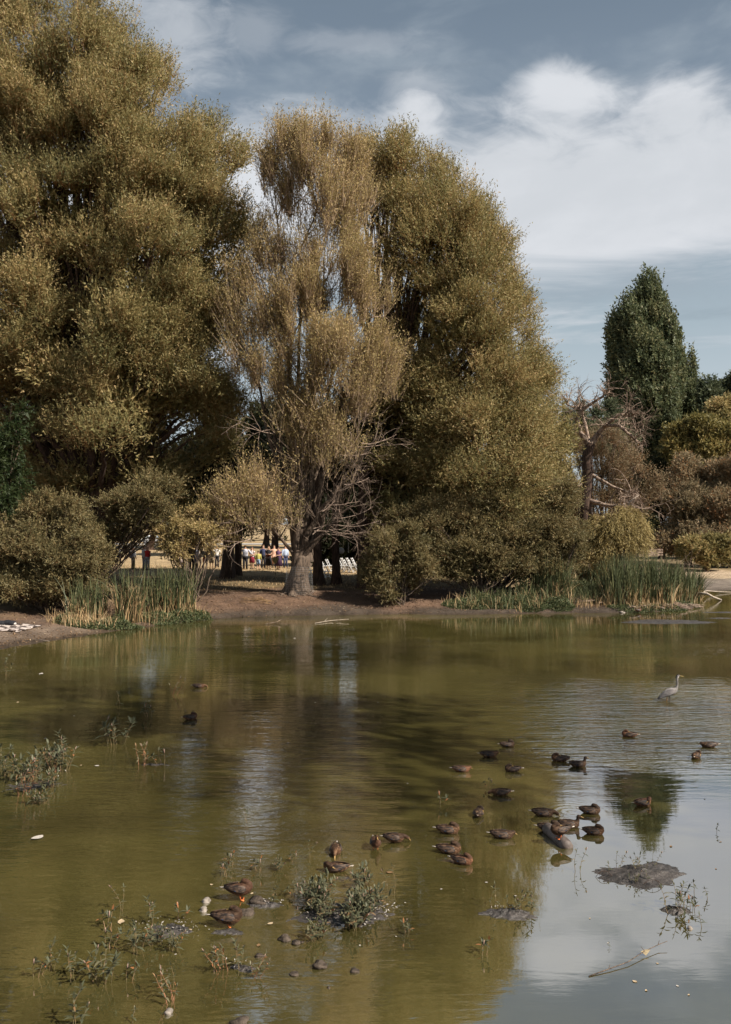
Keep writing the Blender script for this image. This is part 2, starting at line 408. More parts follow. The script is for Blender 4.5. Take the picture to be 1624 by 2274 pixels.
# mud humps in the shallows
mm, g, out = new_mat('wet_mud')
p = g.n('ShaderNodeBsdfPrincipled'); po = g.n('ShaderNodeTexCoord').outputs['Object']
nb = g.noise(po, 30.0, 6, 0.7); na = g.noise(po, 3.0, 5, 0.6)
g.put(p.inputs['Base Color'], g.mix(1.0, g.mix(g.ss(na, 0.35, 0.65), (0.034, 0.030, 0.027), (0.080, 0.071, 0.066)), g.ramp(nb, [(0.35, (0.45, 0.45, 0.45)), (0.7, (1.5, 1.45, 1.42))]), 'MULTIPLY'))
p.inputs['Roughness'].default_value = 0.42; p.inputs['Specular IOR Level'].default_value = 0.5
bm = g.n('ShaderNodeBump'); bm.inputs['Strength'].default_value = 0.9; bm.inputs['Distance'].default_value = 0.02
g.put(bm.inputs['Height'], nb); g.put(p.inputs['Normal'], bm.outputs[0]); g.nt.links.new(p.outputs[0], out.inputs[0])
def mound(x, y, rx, ry, h, seed):
    k, R = 96, 26
    vs, fs = [], []
    for i in range(R + 1):
        t = i / R
        for j in range(k):
            a = 2 * math.pi * j / k
            w = 1 + 0.16 * math.sin(2 * a + seed) + 0.11 * math.sin(3 * a - 2 * seed) + 0.08 * math.sin(7 * a + seed * 3) + 0.04 * math.sin(13 * a + seed) + 0.03 * math.sin(23 * a + 2 * seed) + 0.02 * math.sin(37 * a + seed)
            px, py = rx * 1.35 * t * w * math.cos(a), ry * 1.35 * t * w * math.sin(a)
            z = (h + 0.05) * (1 - t ** 1.3) - 0.05 + (0.010 * math.sin(px * 23 + seed) * math.sin(py * 29 + seed * 2) + 0.007 * math.sin(px * 61 + 3 * py) * math.sin(py * 71 + seed) + random.Random(int(1e4 * (px + 7 * py))).uniform(-.006, .008)) * (1 - t ** 4)
            vs.append((px, py, z))
    for i in range(R):
        for j in range(k):
            q = (j + 1) % k
            fs.append((i * k + j, i * k + q, (i + 1) * k + q, (i + 1) * k + j))
    o = link('mudbank', mesh_np('mudbank', vs, fs), mm, loc=(x, y, 0))
    return tag(o, kind='structure')
for i, a in enumerate(MOUNDS): mound(*a, 1.7 * i + 0.4)

# ------------------------------------------------------------------ water
wm_, g, out = new_mat('pond_water')
po = g.n('ShaderNodeTexCoord').outputs['Object']
wx, wy, wz = g.sep(po)
pat = g.noise(g.comb(g.m('MULTIPLY', wx, 0.10), g.m('MULTIPLY', wy, 0.16), 0.0), 1.0, 4, 0.55, 0.6)
pat2 = g.noise(g.comb(g.m('MULTIPLY', wx, 0.5), g.m('MULTIPLY', wy, 0.5), 3.0), 1.0, 5, 0.6)
murk = g.mix(g.ss(g.m('ADD', g.m('MULTIPLY', pat, 0.7), g.m('MULTIPLY', pat2, 0.3)), 0.34, 0.66), (0.030, 0.0262, 0.0088), (0.094, 0.0815, 0.0250))
# ripples: short waves with crests across the view, patchy, calmer towards the near right
r1 = g.noise(g.comb(g.m('MULTIPLY', wx, 0.55), g.m('ADD', g.m('MULTIPLY', wy, 3.4), g.m('MULTIPLY', wx, 0.12)), 0.0), 1.0, 3, 0.5, 0.4)
r2 = g.noise(g.comb(g.m('MULTIPLY', wx, 2.2), g.m('MULTIPLY', wy, 6.5), 7.0), 1.0, 3, 0.55, 0.3)
r3 = g.noise(g.comb(g.m('MULTIPLY', wx, 7.0), g.m('MULTIPLY', wy, 14.0), 2.0), 1.0, 2, 0.5, 0.0)
patch = g.ss(g.noise(g.comb(g.m('MULTIPLY', wx, 0.12), g.m('MULTIPLY', wy, 0.20), 11.0), 1.0, 3, 0.5, 0.5), 0.38, 0.62, 0.35, 1.0)
near = g.m('MAXIMUM', g.ss(wy, 14.0, 23.0, 0.07, 1.0), g.m('MULTIPLY', g.ss(g.m('SUBTRACT', wx, g.m('MULTIPLY', wy, 0.07)), 1.6, -0.6), g.ss(wy, 8.0, 15.0, 0.25, 1.0)))
calm = g.m('MULTIPLY', near, g.ss(wy, 50.0, 34.0, 0.35, 1.0))
amp = g.m('MULTIPLY', patch, calm)
hgt = g.m('ADD', g.m('MULTIPLY', r1, 0.9), g.m('ADD', g.m('MULTIPLY', r2, 0.55), g.m('MULTIPLY', r3, 0.16)))
gust = g.m('MULTIPLY', g.m('MULTIPLY', g.ss(wx, 1.5, 5.5), g.ss(wx, 14.5, 9.5)), g.m('MULTIPLY', g.ss(wy, 17.5, 21.0), g.ss(wy, 31.0, 25.0)))   # a breath of wind round the heron
hgt = g.m('MULTIPLY', hgt, g.m('ADD', amp, g.m('MULTIPLY', gust, 3.2)))
# rings spreading from a few of the birds
RINGS = [on_z(1270, 1803), on_z(1075, 1768), on_z(1528, 1680), on_z(748, 1905)]
for q in RINGS:
    dd = g.m('SQRT', g.m('ADD', g.m('POWER', g.m('SUBTRACT', wx, q.x), 2.0), g.m('POWER', g.m('SUBTRACT', wy, q.y), 2.0)))
    wv = g.m('MULTIPLY', g.m('SINE', g.m('MULTIPLY', dd, 46.0)), g.ss(dd, 0.85, 0.2, 0.0, 0.02))
    hgt = g.m('ADD', hgt, wv)
bm = g.n('ShaderNodeBump'); bm.inputs['Strength'].default_value = 1.0; bm.inputs['Distance'].default_value = 0.015
g.put(bm.inputs['Height'], hgt)
df = g.n('ShaderNodeBsdfDiffuse'); g.put(df.inputs[0], murk)
gl = g.n('ShaderNodeBsdfGlossy'); gl.inputs['Roughness'].default_value = 0.025; gl.inputs[0].default_value = (0.95, 0.95, 0.97, 1); g.put(gl.inputs['Normal'], bm.outputs[0])
lw = g.n('ShaderNodeLayerWeight'); lw.inputs['Blend'].default_value = 0.5; g.put(lw.inputs['Normal'], bm.outputs[0])
fr = g.m('ADD', 0.46, g.m('MULTIPLY', g.m('POWER', lw.outputs['Facing'], 4.0), 0.28))
mx = g.n('ShaderNodeMixShader'); g.put(mx.inputs[0], fr)
g.nt.links.new(df.outputs[0], mx.inputs[1]); g.nt.links.new(gl.outputs[0], mx.inputs[2]); g.nt.links.new(mx.outputs[0], out.inputs[0])
wme = mesh_np('water', [(-60, -2, 0), (60, -2, 0), (60, 90, 0), (-60, 90, 0)], [(0, 1, 2, 3)], False)
tag(link('water', wme, wm_), kind='structure')
# ------------------------------------------------------------------ foliage
def unit(a): return a / np.maximum(np.linalg.norm(a, axis=-1, keepdims=True), 1e-9)
def foliage(name, clumps, n_twigs, mat, parent, leaf=(0.17, 0.065), per=9, twig_len=0.8, up=0.7, out_w=0.6, jit=0.45, seed=1, fill=0.12, rmin=0.5, stems=0.5, droop=0.0, spread=0.8, wind=(0, 0, 0), part='crown', rough=0.26, stem_w=0.018, split=4, tree_out=0.3):
    """leaves on many short twigs through a set of clumps: (centre, radii, weight)"""
    rng = np.random.default_rng(seed)
    if split:                                            # break every clump into smaller ones round its outside
        new = []
        for c, r, w in clumps:
            r = np.array(r); tw = rng.uniform(0.6, 1.3)
            new.append((c, r * 0.72, 0.55 * w))
            for _ in range(split):
                q = unit(rng.normal(size=3) + np.array([0, -0.25, 0.25])) * r * rng.uniform(0.5, 1.08)
                f = rng.uniform(0.34, 0.6)
                new.append((np.array(c) + q, r * f * np.array([1, 1, rng.uniform(0.6, 0.95)]), w * rng.uniform(0.5, 1.5)))
        clumps = new
    C = np.array([c for c, r, w in clumps], float); R = np.array([r for c, r, w in clumps], float)
    w = np.array([wt * (r[0] * r[1] + r[0] * r[2] + r[1] * r[2]) for c, r, wt in clumps]); w /= w.sum()
    tone = rng.normal(0, 0.12, len(C))
    k = rng.choice(len(C), n_twigs, p=w)
    uv = unit(rng.normal(size=(n_twigs, 3)))
    ph = rng.uniform(0, 6.28, (len(C), 6))[k]
    lump = (np.sin(uv[:, 0] * 5.1 + ph[:, 0]) * np.sin(uv[:, 2] * 4.7 + ph[:, 1]) + 0.7 * np.sin(uv[:, 1] * 7.3 + uv[:, 2] * 6.1 + ph[:, 2]) + 0.6 * np.sin(uv[:, 0] * 11 + uv[:, 2] * 9.7 + ph[:, 3]))
    base0 = C[k]
    cen = C.mean(0); tout = unit((base0 - cen) * np.array([1, 1, .35]))
    rr = (rmin + (1 - rmin) * rng.uniform(0, 1, n_twigs) ** 0.6) * (1 + rough * 0.6 * lump)
    base = C[k] + uv * R[k] * rr[:, None]
    d = unit(uv * out_w + tout * tree_out + np.array([0, 0, up]) + np.array(wind) + rng.normal(0, jit, (n_twigs, 3)))
    L = twig_len * rng.uniform(0.55, 1.3, n_twigs)
    t = (np.arange(per) + 0.5) / per
    P = base[:, None, :] + d[:, None, :] * (L[:, None] * t[None, :])[..., None]
    P[..., 2] -= droop * (L[:, None] * t[None, :]) ** 2
    P += rng.normal(0, 0.035 * twig_len, P.shape)
    P = P.reshape(-1, 3); dd = np.repeat(d, per, 0)
    ld = unit(dd * 0.6 + rng.normal(0, spread, P.shape) * 0.75 + np.array([0, 0, -droop * 0.4]))
    s = unit(np.cross(ld, rng.normal(size=P.shape)))
    ll = leaf[0] * rng.uniform(0.6, 1.35, len(P)); lw = leaf[1] * rng.uniform(0.7, 1.3, len(P))
    V = np.stack([P + s * lw[:, None] * 0.5, P - s * lw[:, None] * 0.5, P + ld * ll[:, None]], 1)
    ti = np.clip(0.5 + np.repeat(tone[k] + rng.normal(0, 0.13, n_twigs), per) + rng.normal(0, 0.16, len(P)), 0, 1)
    vs, ts = [V.reshape(-1, 3)], [ti]
    if stems:
        q = rng.uniform(size=n_twigs) < stems
        b, e_ = base[q] - d[q] * 0.15 * L[q][:, None], base[q] + d[q] * L[q][:, None]
        e_ = e_.copy(); e_[:, 2] -= droop * L[q] ** 2
        s2 = unit(np.cross(d[q], rng.normal(size=b.shape))) * stem_w * 0.5
        vs.append(np.stack([b + s2, b - s2, e_], 1).reshape(-1, 3)); ts.append(np.full(len(b), 2.0))
    if fill:
        nf = int(n_twigs * fill); kf = rng.choice(len(C), nf, p=w)
        uf = unit(rng.normal(size=(nf, 3))); pf = C[kf] + uf * R[kf] * (rng.uniform(0, 0.75, nf) ** 0.5)[:, None]
        a1 = unit(rng.normal(size=(nf, 3))); a2 = unit(np.cross(a1, rng.normal(size=(nf, 3))))
        sz = leaf[0] * 2.2
        vs.append(np.stack([pf + a2 * sz * 0.3, pf - a2 * sz * 0.3, pf + a1 * sz], 1).reshape(-1, 3)); ts.append(np.clip(rng.normal(0.3, 0.15, nf), 0, 1))  # big inner leaves, tinted darker, block light and deepen gaps in the clumps
    vs = np.concatenate(vs); ts = np.concatenate(ts)
    me = mesh_np(part, vs, np.arange(len(vs), dtype=np.int32).reshape(-1, 3), False, tint=ts)
    return link(part, me, mat, parent)

def limb_path(a, b, rng, sag=0.0, n=7, wig=0.05, lift=0.25):
    """a gently bent limb from a to b that leaves a steeply"""
    a, b = Vector(a), Vector(b); L = (b - a).length
    mid = a.lerp(b, 0.45) + Vector((0, 0, lift * L * 0.35))
    pts = []
    for i in range(n + 1):
        t = i / n
        p = a * (1 - t) ** 2 + mid * 2 * t * (1 - t) + b * t * t
        if 0 < i < n: p = p + Vector((rng.gauss(0, wig), rng.gauss(0, wig), rng.gauss(0, wig))) * L * 0.35
        pts.append(p)
    return pts
def taper(r0, r1, n, pw=0.8): return [r0 + (r1 - r0) * (i / n) ** pw for i in range(n + 1)]

def grow(mb, p, d, L, r, level, rng, curl=0.35, up=0.0, kids=4, k=5, thin=0.55, wide=0.7):
    """bare branch with side branches"""
    n = 5; pts = [Vector(p)]; d = Vector(d).normalized(); q = Vector(p)
    bend = Vector((rng.gauss(0, 1), rng.gauss(0, 1), rng.gauss(0, 1))) * curl * 0.5
    for i in range(n):
        d = (d + bend * 0.5 + Vector((rng.gauss(0, 1), rng.gauss(0, 1), rng.gauss(0, 1))) * curl * 0.28 + Vector((0, 0, up))).normalized()
        q = q + d * L / n; pts.append(q.copy())
    mb.tube(pts, taper(r, r * 0.35, n), k, False)
    if level <= 0: return
    for j in range(kids):
        t = rng.uniform(0.25, 1.0); i = min(n - 1, int(t * n)); pp = pts[i].lerp(pts[i + 1], t * n - i)
        dd = (pts[i + 1] - pts[i]).normalized()
        side = Vector((rng.gauss(0, 1), rng.gauss(0, 1), rng.gauss(0, 1))); side = (side - dd * side.dot(dd)).normalized()
        grow(mb, pp, dd * (1 - wide * 0.5) + side * wide, L * rng.uniform(0.4, 0.75), r * thin * (1 - 0.35 * t), level - 1, rng, curl, up, max(2, kids - 1), max(3, k - 1), thin, wide)

def trunk(base, top, r0, r1, mat, parent, flare=1.7, n=10, k=14, bend=0.3, seed=1, name='trunk'):
    rng = random.Random(seed); base, top = Vector(base), Vector(top); H = (top - base).length
    rings = []; off = Vector((rng.gauss(0, 1), rng.gauss(0, 1), 0)) * bend
    for i in range(n + 1):
        t = i / n; c = base.lerp(top, t) + off * math.sin(math.pi * t)
        r = r0 + (r1 - r0) * t; r *= 1 + (flare - 1) * math.exp(-t * H / (r0 * 1.3))
        lo = math.exp(-t * H / (r0 * 2.0))
        rings.append([c + Vector((math.cos(a), math.sin(a), 0)) * r * (1 + 0.05 * math.sin(3 * a + seed + 2 * t) + 0.045 * math.sin(8 * a + seed * 2 - t) + lo * 0.24 * math.sin(5 * a + seed)) for a in (2 * math.pi * j / k for j in range(k))])
    rings.insert(0, [p - Vector((0, 0, 0.4)) for p in rings[0]])
    mb = MB(); mb.rings(rings); return mb.build(name, mat, parent)

def cl(x, y, rx, ry, Y, w=1.0, rd=None):
    """a clump seen at (x, y) with half sizes rx, ry (photograph units) at distance Y"""
    s = Y / F; p = at(x, y, Y)
    return ((p.x, p.y, p.z), (rx * s, (rd if rd is not None else 0.5 * (rx + ry) * s), ry * s), w)
def limbs(parent, root, clumps, mat, r0, rng, part='branch', every=1, low=0.3, sub=0, k=6):
    mb = MB()
    for (c, r, w) in clumps[::every]:
        b = Vector(c) - Vector((0, 0, r[2] * 0.2)); a = Vector(root) + Vector((rng.gauss(0, .15), rng.gauss(0, .15), rng.uniform(-0.5, 0.6)))
        pts = limb_path(a, b, rng, lift=low); n = len(pts) - 1
        q = min(1.0, 0.35 + (Vector(c) - a).length / 18)
        mb.tube(pts, taper(r0 * q, 0.035, n, 0.7), k, False)
        for j in range(sub):
            e_ = Vector(c) + Vector((rng.gauss(0, .5) * r[0], rng.gauss(0, .5) * r[1], rng.gauss(0.2, .5) * r[2]))
            i = rng.randint(n // 2, n - 1); mb.tube(limb_path(pts[i], e_, rng, n=5), taper(r0 * 0.2, 0.015, 5), 4, False)
    return mb.build(part, mat, parent)

def fill_outline(poly, n, Yc, depth, seed, smin=28, smax=78, w=1.0):
    """clumps of mixed size spread through an outline given in photograph units, bulging towards the viewer"""
    rb = random.Random(seed); out = []; xs = [q[0] for q in poly]; ys = [q[1] for q in poly]
    def inside(x, y):
        c = False
        for i in range(len(poly)):
            (ax, ay), (bx, by) = poly[i], poly[i - 1]
            if (ay > y) != (by > y) and x < (bx - ax) * (y - ay) / (by - ay) + ax: c = not c
        return c
    def edge(x, y):
        best = 1e9
        for i in range(len(poly)):
            (ax, ay), (bx, by) = poly[i], poly[i - 1]; dx, dy = bx - ax, by - ay
            t = max(0, min(1, ((x - ax) * dx + (y - ay) * dy) / (dx * dx + dy * dy + 1e-9))); best = min(best, math.hypot(x - ax - t * dx, y - ay - t * dy))
        return best
    while len(out) < n:
        x, y = rb.uniform(min(xs), max(xs)), rb.uniform(min(ys), max(ys))
        if not inside(x, y): continue
        e_ = edge(x, y); r = min(rb.uniform(smin, smax), max(smin * .8, e_ * 1.05)); a = rb.uniform(.72, 1.35)
        if e_ < r * .8: continue
        out.append(cl(x, y, r * a, r / a, Yc - depth * math.sqrt(min(1, e_ / 230)) + rb.gauss(0, .5), w * rb.uniform(.6, 1.4)))
    return out
R_ = random.Random(11)
# the great willow at the left edge
tA = empty('willow_tree', (-17.8, 58.5, gz(-17.8, 58.5)))
tag(tA, 'tallest dark olive willow with billowing crown filling the left of the bank', 'tree', 'willows on the far bank')
A = []
for (x, y, rx, ry, dY) in ((60, 25, 130, 80, 58), (190, 60, 120, 80, 58), (290, 130, 100, 80, 58), (-60, 60, 130, 110, 58), (60, 150, 130, 75, 55), (190, 190, 120, 70, 55), (330, 200, 90, 70, 57), (395, 270, 85, 70, 58),
                           (80, 290, 120, 70, 54), (-60, 260, 120, 90, 57), (230, 300, 100, 65, 54), (350, 350, 95, 70, 56), (455, 345, 75, 65, 58), (515, 400, 58, 75, 59), (40, 410, 110, 65, 53), (170, 430, 90, 60, 54), (300, 455, 100, 65, 54), (425, 450, 85, 65, 57), (515, 505, 55, 65, 59),
                           (120, 540, 100, 55, 55), (-50, 480, 110, 90, 56), (250, 565, 90, 50, 55), (395, 560, 90, 55, 57), (500, 600, 60, 50, 59), (20, 610, 75, 50, 55),
                           (370, 640, 130, 60, 53), (60, 690, 110, 75, 52.5), (-60, 660, 90, 100, 56), (300, 710, 85, 50, 54), (430, 705, 80, 60, 54.5), (455, 800, 75, 75, 54.5), (90, 800, 110, 60, 54), (-40, 850, 90, 90, 56), (200, 870, 110, 60, 53.5), (230, 945, 120, 60, 52.5), (110, 900, 85, 60, 54),
                           (400, 880, 90, 60, 55), (330, 985, 80, 40, 53.5), (450, 950, 65, 50, 55.5), (500, 870, 45, 70, 56.5), (340, 800, 90, 50, 57)):
    if R_.random() < .5: A.append(cl(x + R_.gauss(0, 14), y + R_.gauss(0, 16), rx * R_.uniform(.6, .95), ry * R_.uniform(.9, 1.25), min(dY, 58.5), .8))
OUT_A = [(-150, -60), (190, -60), (265, 30), (345, 105), (400, 185), (470, 262), (540, 310), (578, 400), (588, 500), (565, 600), (540, 700), (545, 820), (525, 930), (500, 1000), (400, 1030), (280, 1010), (150, 985), (60, 960), (-150, 980)]
A += fill_outline(OUT_A, 125, 59, 6.0, 5) + fill_outline(OUT_A, 40, 58.5, 4, 25, 18, 34, 1.1)
inner = [cl(x, y, rx, ry, Yi, 0.6) for (x, y, rx, ry, Yi) in ((100, 330, 150, 130, 57), (300, 430, 150, 140, 57.5), (420, 560, 110, 120, 58.5), (150, 600, 170, 120, 57), (350, 720, 130, 120, 57), (120, 820, 170, 120, 57), (330, 900, 150, 100, 57), (100, 1000, 180, 80, 58.5), (330, 1040, 130, 70, 58.5), (120, 1110, 190, 70, 59.5), (380, 1120, 90, 55, 59.5), (90, 1200, 130, 60, 60), (470, 980, 60, 70, 59))]
foliage('crown', A, 70000, M_WILLOW, tA, seed=3, leaf=(0.17, 0.058), per=10, twig_len=1.25, up=0.95, out_w=.45, jit=.33, spread=.55)
foliage('crown', inner, 15000, M_WILLOW, tA, seed=4, leaf=(0.30, 0.11), per=9, twig_len=1.5, rmin=0.15, up=.9, jit=.35, spread=.55)
trunk(tA.location, (-17.4, 58.5, 5.5), 0.75, 0.6, M_BARK_D, tA, seed=3)
limbs(tA, (-17.4, 58.5, 5.2), A, M_BARK_D, 0.42, R_, every=1, low=0.5)

# the willow with the flared trunk at the water's edge
pB = on_z(660, 1322, 0.78)
tB = empty('willow_tree', pB)
tag(tB, 'tan thinly leaved willow with flared trunk at the water edge', 'tree', 'willows on the far bank')
B = []
for (x, y, rx, ry, dY, w) in ((690, 320, 45, 50, 54, .6), (620, 350, 40, 60, 54, .55), (655, 400, 60, 70, 54, .6), (740, 350, 55, 65, 54, .7), (700, 470, 80, 60, 53.5, .5), (620, 510, 50, 70, 54, .4), (800, 400, 60, 70, 55, .8), (780, 500, 50, 80, 54, .5),
                              (600, 620, 75, 60, 53, .8), (690, 590, 60, 70, 53.5, .5), (540, 650, 60, 50, 53.5, .9), (560, 720, 70, 50, 53, .7), (640, 700, 60, 55, 52.5, .7), (730, 690, 50, 60, 53.5, .4), (830, 660, 50, 60, 54.5, .35),
                              (680, 790, 60, 50, 52.5, .5), (760, 800, 85, 50, 52, .9), (810, 850, 70, 50, 52, .9), (850, 800, 40, 40, 52.5, .5), (710, 870, 60, 50, 52, .4), (640, 940, 45, 60, 51.8, .3), (750, 930, 50, 50, 52, .35), (545, 800, 40, 60, 53, .8), (600, 870, 35, 60, 52.6, .35), (745, 1000, 60, 40, 51.5, .55), (660, 1060, 30, 60, 52, .15), (760, 1060, 45, 30, 52, .2),
                              (560, 1100, 70, 50, 51.3, 1), (530, 1140, 60, 40, 51, 1), (600, 1150, 50, 40, 51.3, .9), (510, 1190, 40, 25, 51.2, .6), (590, 760, 60, 60, 54, .5)):
    B.append(cl(x, y, rx, ry, dY, w))
OUT_B = [(600, 300), (690, 268), (765, 330), (820, 380), (845, 480), (800, 560), (850, 640), (905, 760), (890, 860), (820, 930), (790, 1050), (700, 1090), (640, 1000), (600, 900), (540, 830), (490, 720), (540, 600), (590, 520), (575, 380)]
B = [(c_, r_, w_ * .45) for c_, r_, w_ in B]
for c_, r_, w_ in fill_outline(OUT_B, 85, 54.2, 2.6, 15, 16, 36, .8): B.append((c_, (r_[0] * .75, r_[1], r_[2] * 1.5), w_))
foliage('crown', B, 19500, M_WILLOW_T, tB, seed=8, leaf=(0.15, 0.05), per=9, twig_len=1.6, up=1.35, out_w=.3, spread=.5, fill=0.0, rmin=0.05, rough=.4, split=9, stems=1.0, jit=0.34, stem_w=0.034)
trunk(pB, pB + Vector((0.35, 0.1, 2.35)), 0.52, 0.46, M_BARK, tB, flare=1.8, seed=5, k=22, n=14, bend=0.06)
mb = MB(); rb = random.Random(5); top = pB + Vector((0.3, 0.1, 1.9))
for (x, y, dY, r) in ((588, 900, 53.5, .20), (645, 840, 53.5, .30), (700, 760, 53.2, .26), (640, 620, 53.6, .22), (760, 900, 52.3, .22), (720, 560, 54, .2), (800, 1010, 52, .22), (850, 960, 51.6, .14), (560, 1130, 51.2, .13), (830, 1090, 51.5, .14), (780, 620, 54, .17), (690, 400, 54, .16), (610, 420, 54.3, .15), (520, 720, 53.5, .14), (860, 640, 54.5, .14), (760, 1150, 52, .12), (672, 1000, 52, .24), (618, 980, 52.6, .2)):
    e_ = at(x, y, dY); pts = limb_path(top + Vector((rb.gauss(0, .22), rb.gauss(0, .15), rb.uniform(-.3, .3))), e_, rb, lift=0.35, n=9, wig=0.03)
    mb.tube(pts, taper(r * 1.15, 0.03, 9, 0.8), 8, False)
    for j in range(7):
        i = rb.randint(3, 8); dd = (pts[i + 1] - pts[i - 1]).normalized()
        grow(mb, pts[i], dd * 0.6 + Vector((rb.gauss(0, .5), rb.gauss(0, .4), .5)), rb.uniform(1.2, 3.2), 0.035 + r * 0.12, 1, rb, 0.35, 0.12, 3, 4)
mb.build('branch', M_BARK, tB)
# pale bare wood hanging at its right side
mb = MB(); rb = random.Random(21)
for (x, y, dY, dx, dz, L, n) in ((760, 1010, 51.2, 1, .35, 3.2, 3), (800, 990, 51.0, 1, .1, 3.0, 3), (770, 1075, 51.0, 1, -.2, 2.6, 3), (720, 1130, 50.8, .8, .6, 2.0, 4), (740, 1170, 50.8, 1, .1, 2.6, 4), (700, 1180, 50.8, .9, .4, 2.2, 4), (830, 700, 53, .5, .9, 2.5, 2), (780, 640, 53, .2, 1, 3.5, 2), (720, 600, 53, -.1, 1, 4, 2), (800, 820, 51.8, .9, .8, 3, 2), (520, 1160, 50.6, -1, .15, 2.4, 4), (560, 1185, 50.6, -.9, -.15, 2.6, 4), (600, 960, 51.6, -1, .1, 2.6, 2), (640, 480, 53.6, 0, 1, 4, 2), (690, 450, 53.4, .1, 1, 4, 3), (610, 560, 53.4, -.1, 1, 4, 2), (760, 520, 53.8, .1, 1, 4, 2)):
    for j in range(n):
        grow(mb, at(x, y, dY) + Vector((rb.gauss(0, .2), rb.gauss(0, .2), rb.gauss(0, .2))), (dx + rb.gauss(0, .3), rb.gauss(0, .4), dz + rb.gauss(0, .3)), L * rb.uniform(.6, 1.1), 0.036, 2, rb, 0.45, 0.02, 4, 4)
mb.build('dead_branch', M_DEAD, tB)
mb = MB()
for j in range(13):
    a = rb.uniform(0, 6.28); p0 = pB + Vector((math.cos(a) * .6, math.sin(a) * .6, 0.12)); L = rb.uniform(.7, 1.8); pts = []
    for i in range(6):
        q = p0 + Vector((math.cos(a + .12 * i * rb.choice((-1, 1))), math.sin(a), 0)) * L * i / 5; pts.append(Vector((q.x, q.y, max(gz(q.x, q.y) + 0.03 - .02 * i, 0.0))))
    mb.tube(pts, taper(.12, .025, 5), 6, False)
mb.build('root', M_BARK, tB)

# the round willow behind it to the right
tC = empty('willow_tree', (1.0, 60.5, gz(1.0, 60.5)))
tag(tC, 'round olive willow behind the flared trunk with its right edge against the sky', 'tree', 'willows on the far bank')
Cc = []
for (x, y, rx, ry, dY) in ((870, 400, 60, 65, 60), (925, 425, 75, 65, 59), (990, 475, 70, 60, 58.5), (1045, 545, 55, 60, 59), (1075, 585, 55, 60, 58.5), (1110, 660, 55, 60, 58.5), (930, 540, 85, 80, 57.5), (1085, 640, 65, 65, 58), (1010, 630, 90, 70, 57), (920, 680, 60, 55, 60.5), (1115, 730, 70, 60, 57.5), (1010, 740, 75, 50, 58.5),
                           (1140, 810, 72, 65, 56.5), (1060, 820, 95, 60, 56), (960, 850, 80, 45, 58), (1170, 900, 65, 65, 56), (1090, 930, 95, 65, 55), (1000, 960, 75, 50, 57), (1180, 990, 60, 65, 55.5), (1195, 1070, 55, 60, 55), (1120, 1040, 90, 65, 54.5), (1020, 1080, 90, 50, 56.5), (1195, 1150, 55, 55, 54.5), (1130, 1150, 70, 50, 54.5), (1040, 1160, 70, 40, 56), (930, 1080, 70, 50, 59)):
    if R_.random() < .5: Cc.append(cl(x - 8 + R_.gauss(0, 5), y + R_.gauss(0, 8), rx * R_.uniform(.7, .95), ry * R_.uniform(.9, 1.2), dY - 1.5, .8))
OUT_C = [(800, 330), (850, 318), (910, 330), (985, 375), (1060, 425), (1105, 490), (1130, 560), (1150, 640), (1190, 680), (1195, 770), (1225, 830), (1236, 900), (1248, 990), (1262, 1080), (1262, 1160), (1245, 1215), (1130, 1200), (1000, 1200), (880, 1180), (850, 1050), (885, 900), (885, 700), (855, 560)]
Cc += fill_outline(OUT_C, 105, 58.8, 4.5, 6, 26, 66) + [cl(x, y, 26, 34, 57.8, 1.2) for x, y in ((800, 370), (775, 400), (835, 350), (845, 420), (800, 450), (770, 470), (830, 490), (860, 370), (880, 450), (1010, 410), (1062, 455), (1092, 510), (1112, 570), (1128, 630), (1160, 690), (1172, 745), (1185, 800), (1210, 850), (1218, 920), (1225, 1000), (960, 375), (905, 352))]
foliage('crown', Cc, 40000, M_WILLOW, tC, seed=12, leaf=(0.16, 0.055), per=10, twig_len=1.15, up=0.8, out_w=.5, jit=.36, spread=.55, tree_out=.5, fill=0.06, rough=.42, split=5)
innerC = [cl(x, y, rx, ry, 58.5, 0.5) for (x, y, rx, ry) in ((1000, 600, 80, 100), (1040, 850, 130, 120), (1050, 1030, 160, 110), (900, 950, 100, 110), (900, 1130, 120, 70))]
foliage('crown', innerC, 4500, M_WILLOW, tC, seed=13, leaf=(0.30, 0.11), per=9, twig_len=1.4, rmin=0.15)
trunk(tC.location, (0.6, 60.5, 5.0), 0.5, 0.42, M_BARK_D, tC, seed=9)
limbs(tC, (0.6, 60.5, 4.6), Cc, M_BARK_D, 0.36, R_, low=0.5, sub=1)

# plain trunks standing in the shade behind
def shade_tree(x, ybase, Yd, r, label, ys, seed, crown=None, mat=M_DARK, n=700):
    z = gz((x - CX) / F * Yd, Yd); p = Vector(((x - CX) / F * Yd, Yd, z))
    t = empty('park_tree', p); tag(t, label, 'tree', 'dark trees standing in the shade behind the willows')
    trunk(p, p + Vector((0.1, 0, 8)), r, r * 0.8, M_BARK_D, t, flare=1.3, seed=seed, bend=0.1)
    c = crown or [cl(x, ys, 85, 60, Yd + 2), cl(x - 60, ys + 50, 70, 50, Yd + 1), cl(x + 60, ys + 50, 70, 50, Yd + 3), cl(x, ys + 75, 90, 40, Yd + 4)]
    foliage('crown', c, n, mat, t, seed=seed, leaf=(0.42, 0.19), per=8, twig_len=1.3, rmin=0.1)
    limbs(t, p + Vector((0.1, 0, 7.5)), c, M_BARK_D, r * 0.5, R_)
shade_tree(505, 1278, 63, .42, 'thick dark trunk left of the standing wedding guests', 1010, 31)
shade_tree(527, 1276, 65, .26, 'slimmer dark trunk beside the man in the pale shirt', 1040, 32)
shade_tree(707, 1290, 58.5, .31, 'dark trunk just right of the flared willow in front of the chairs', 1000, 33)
shade_tree(748, 1290, 59, .27, 'dark forked trunk in the middle of the white chairs', 960, 34)
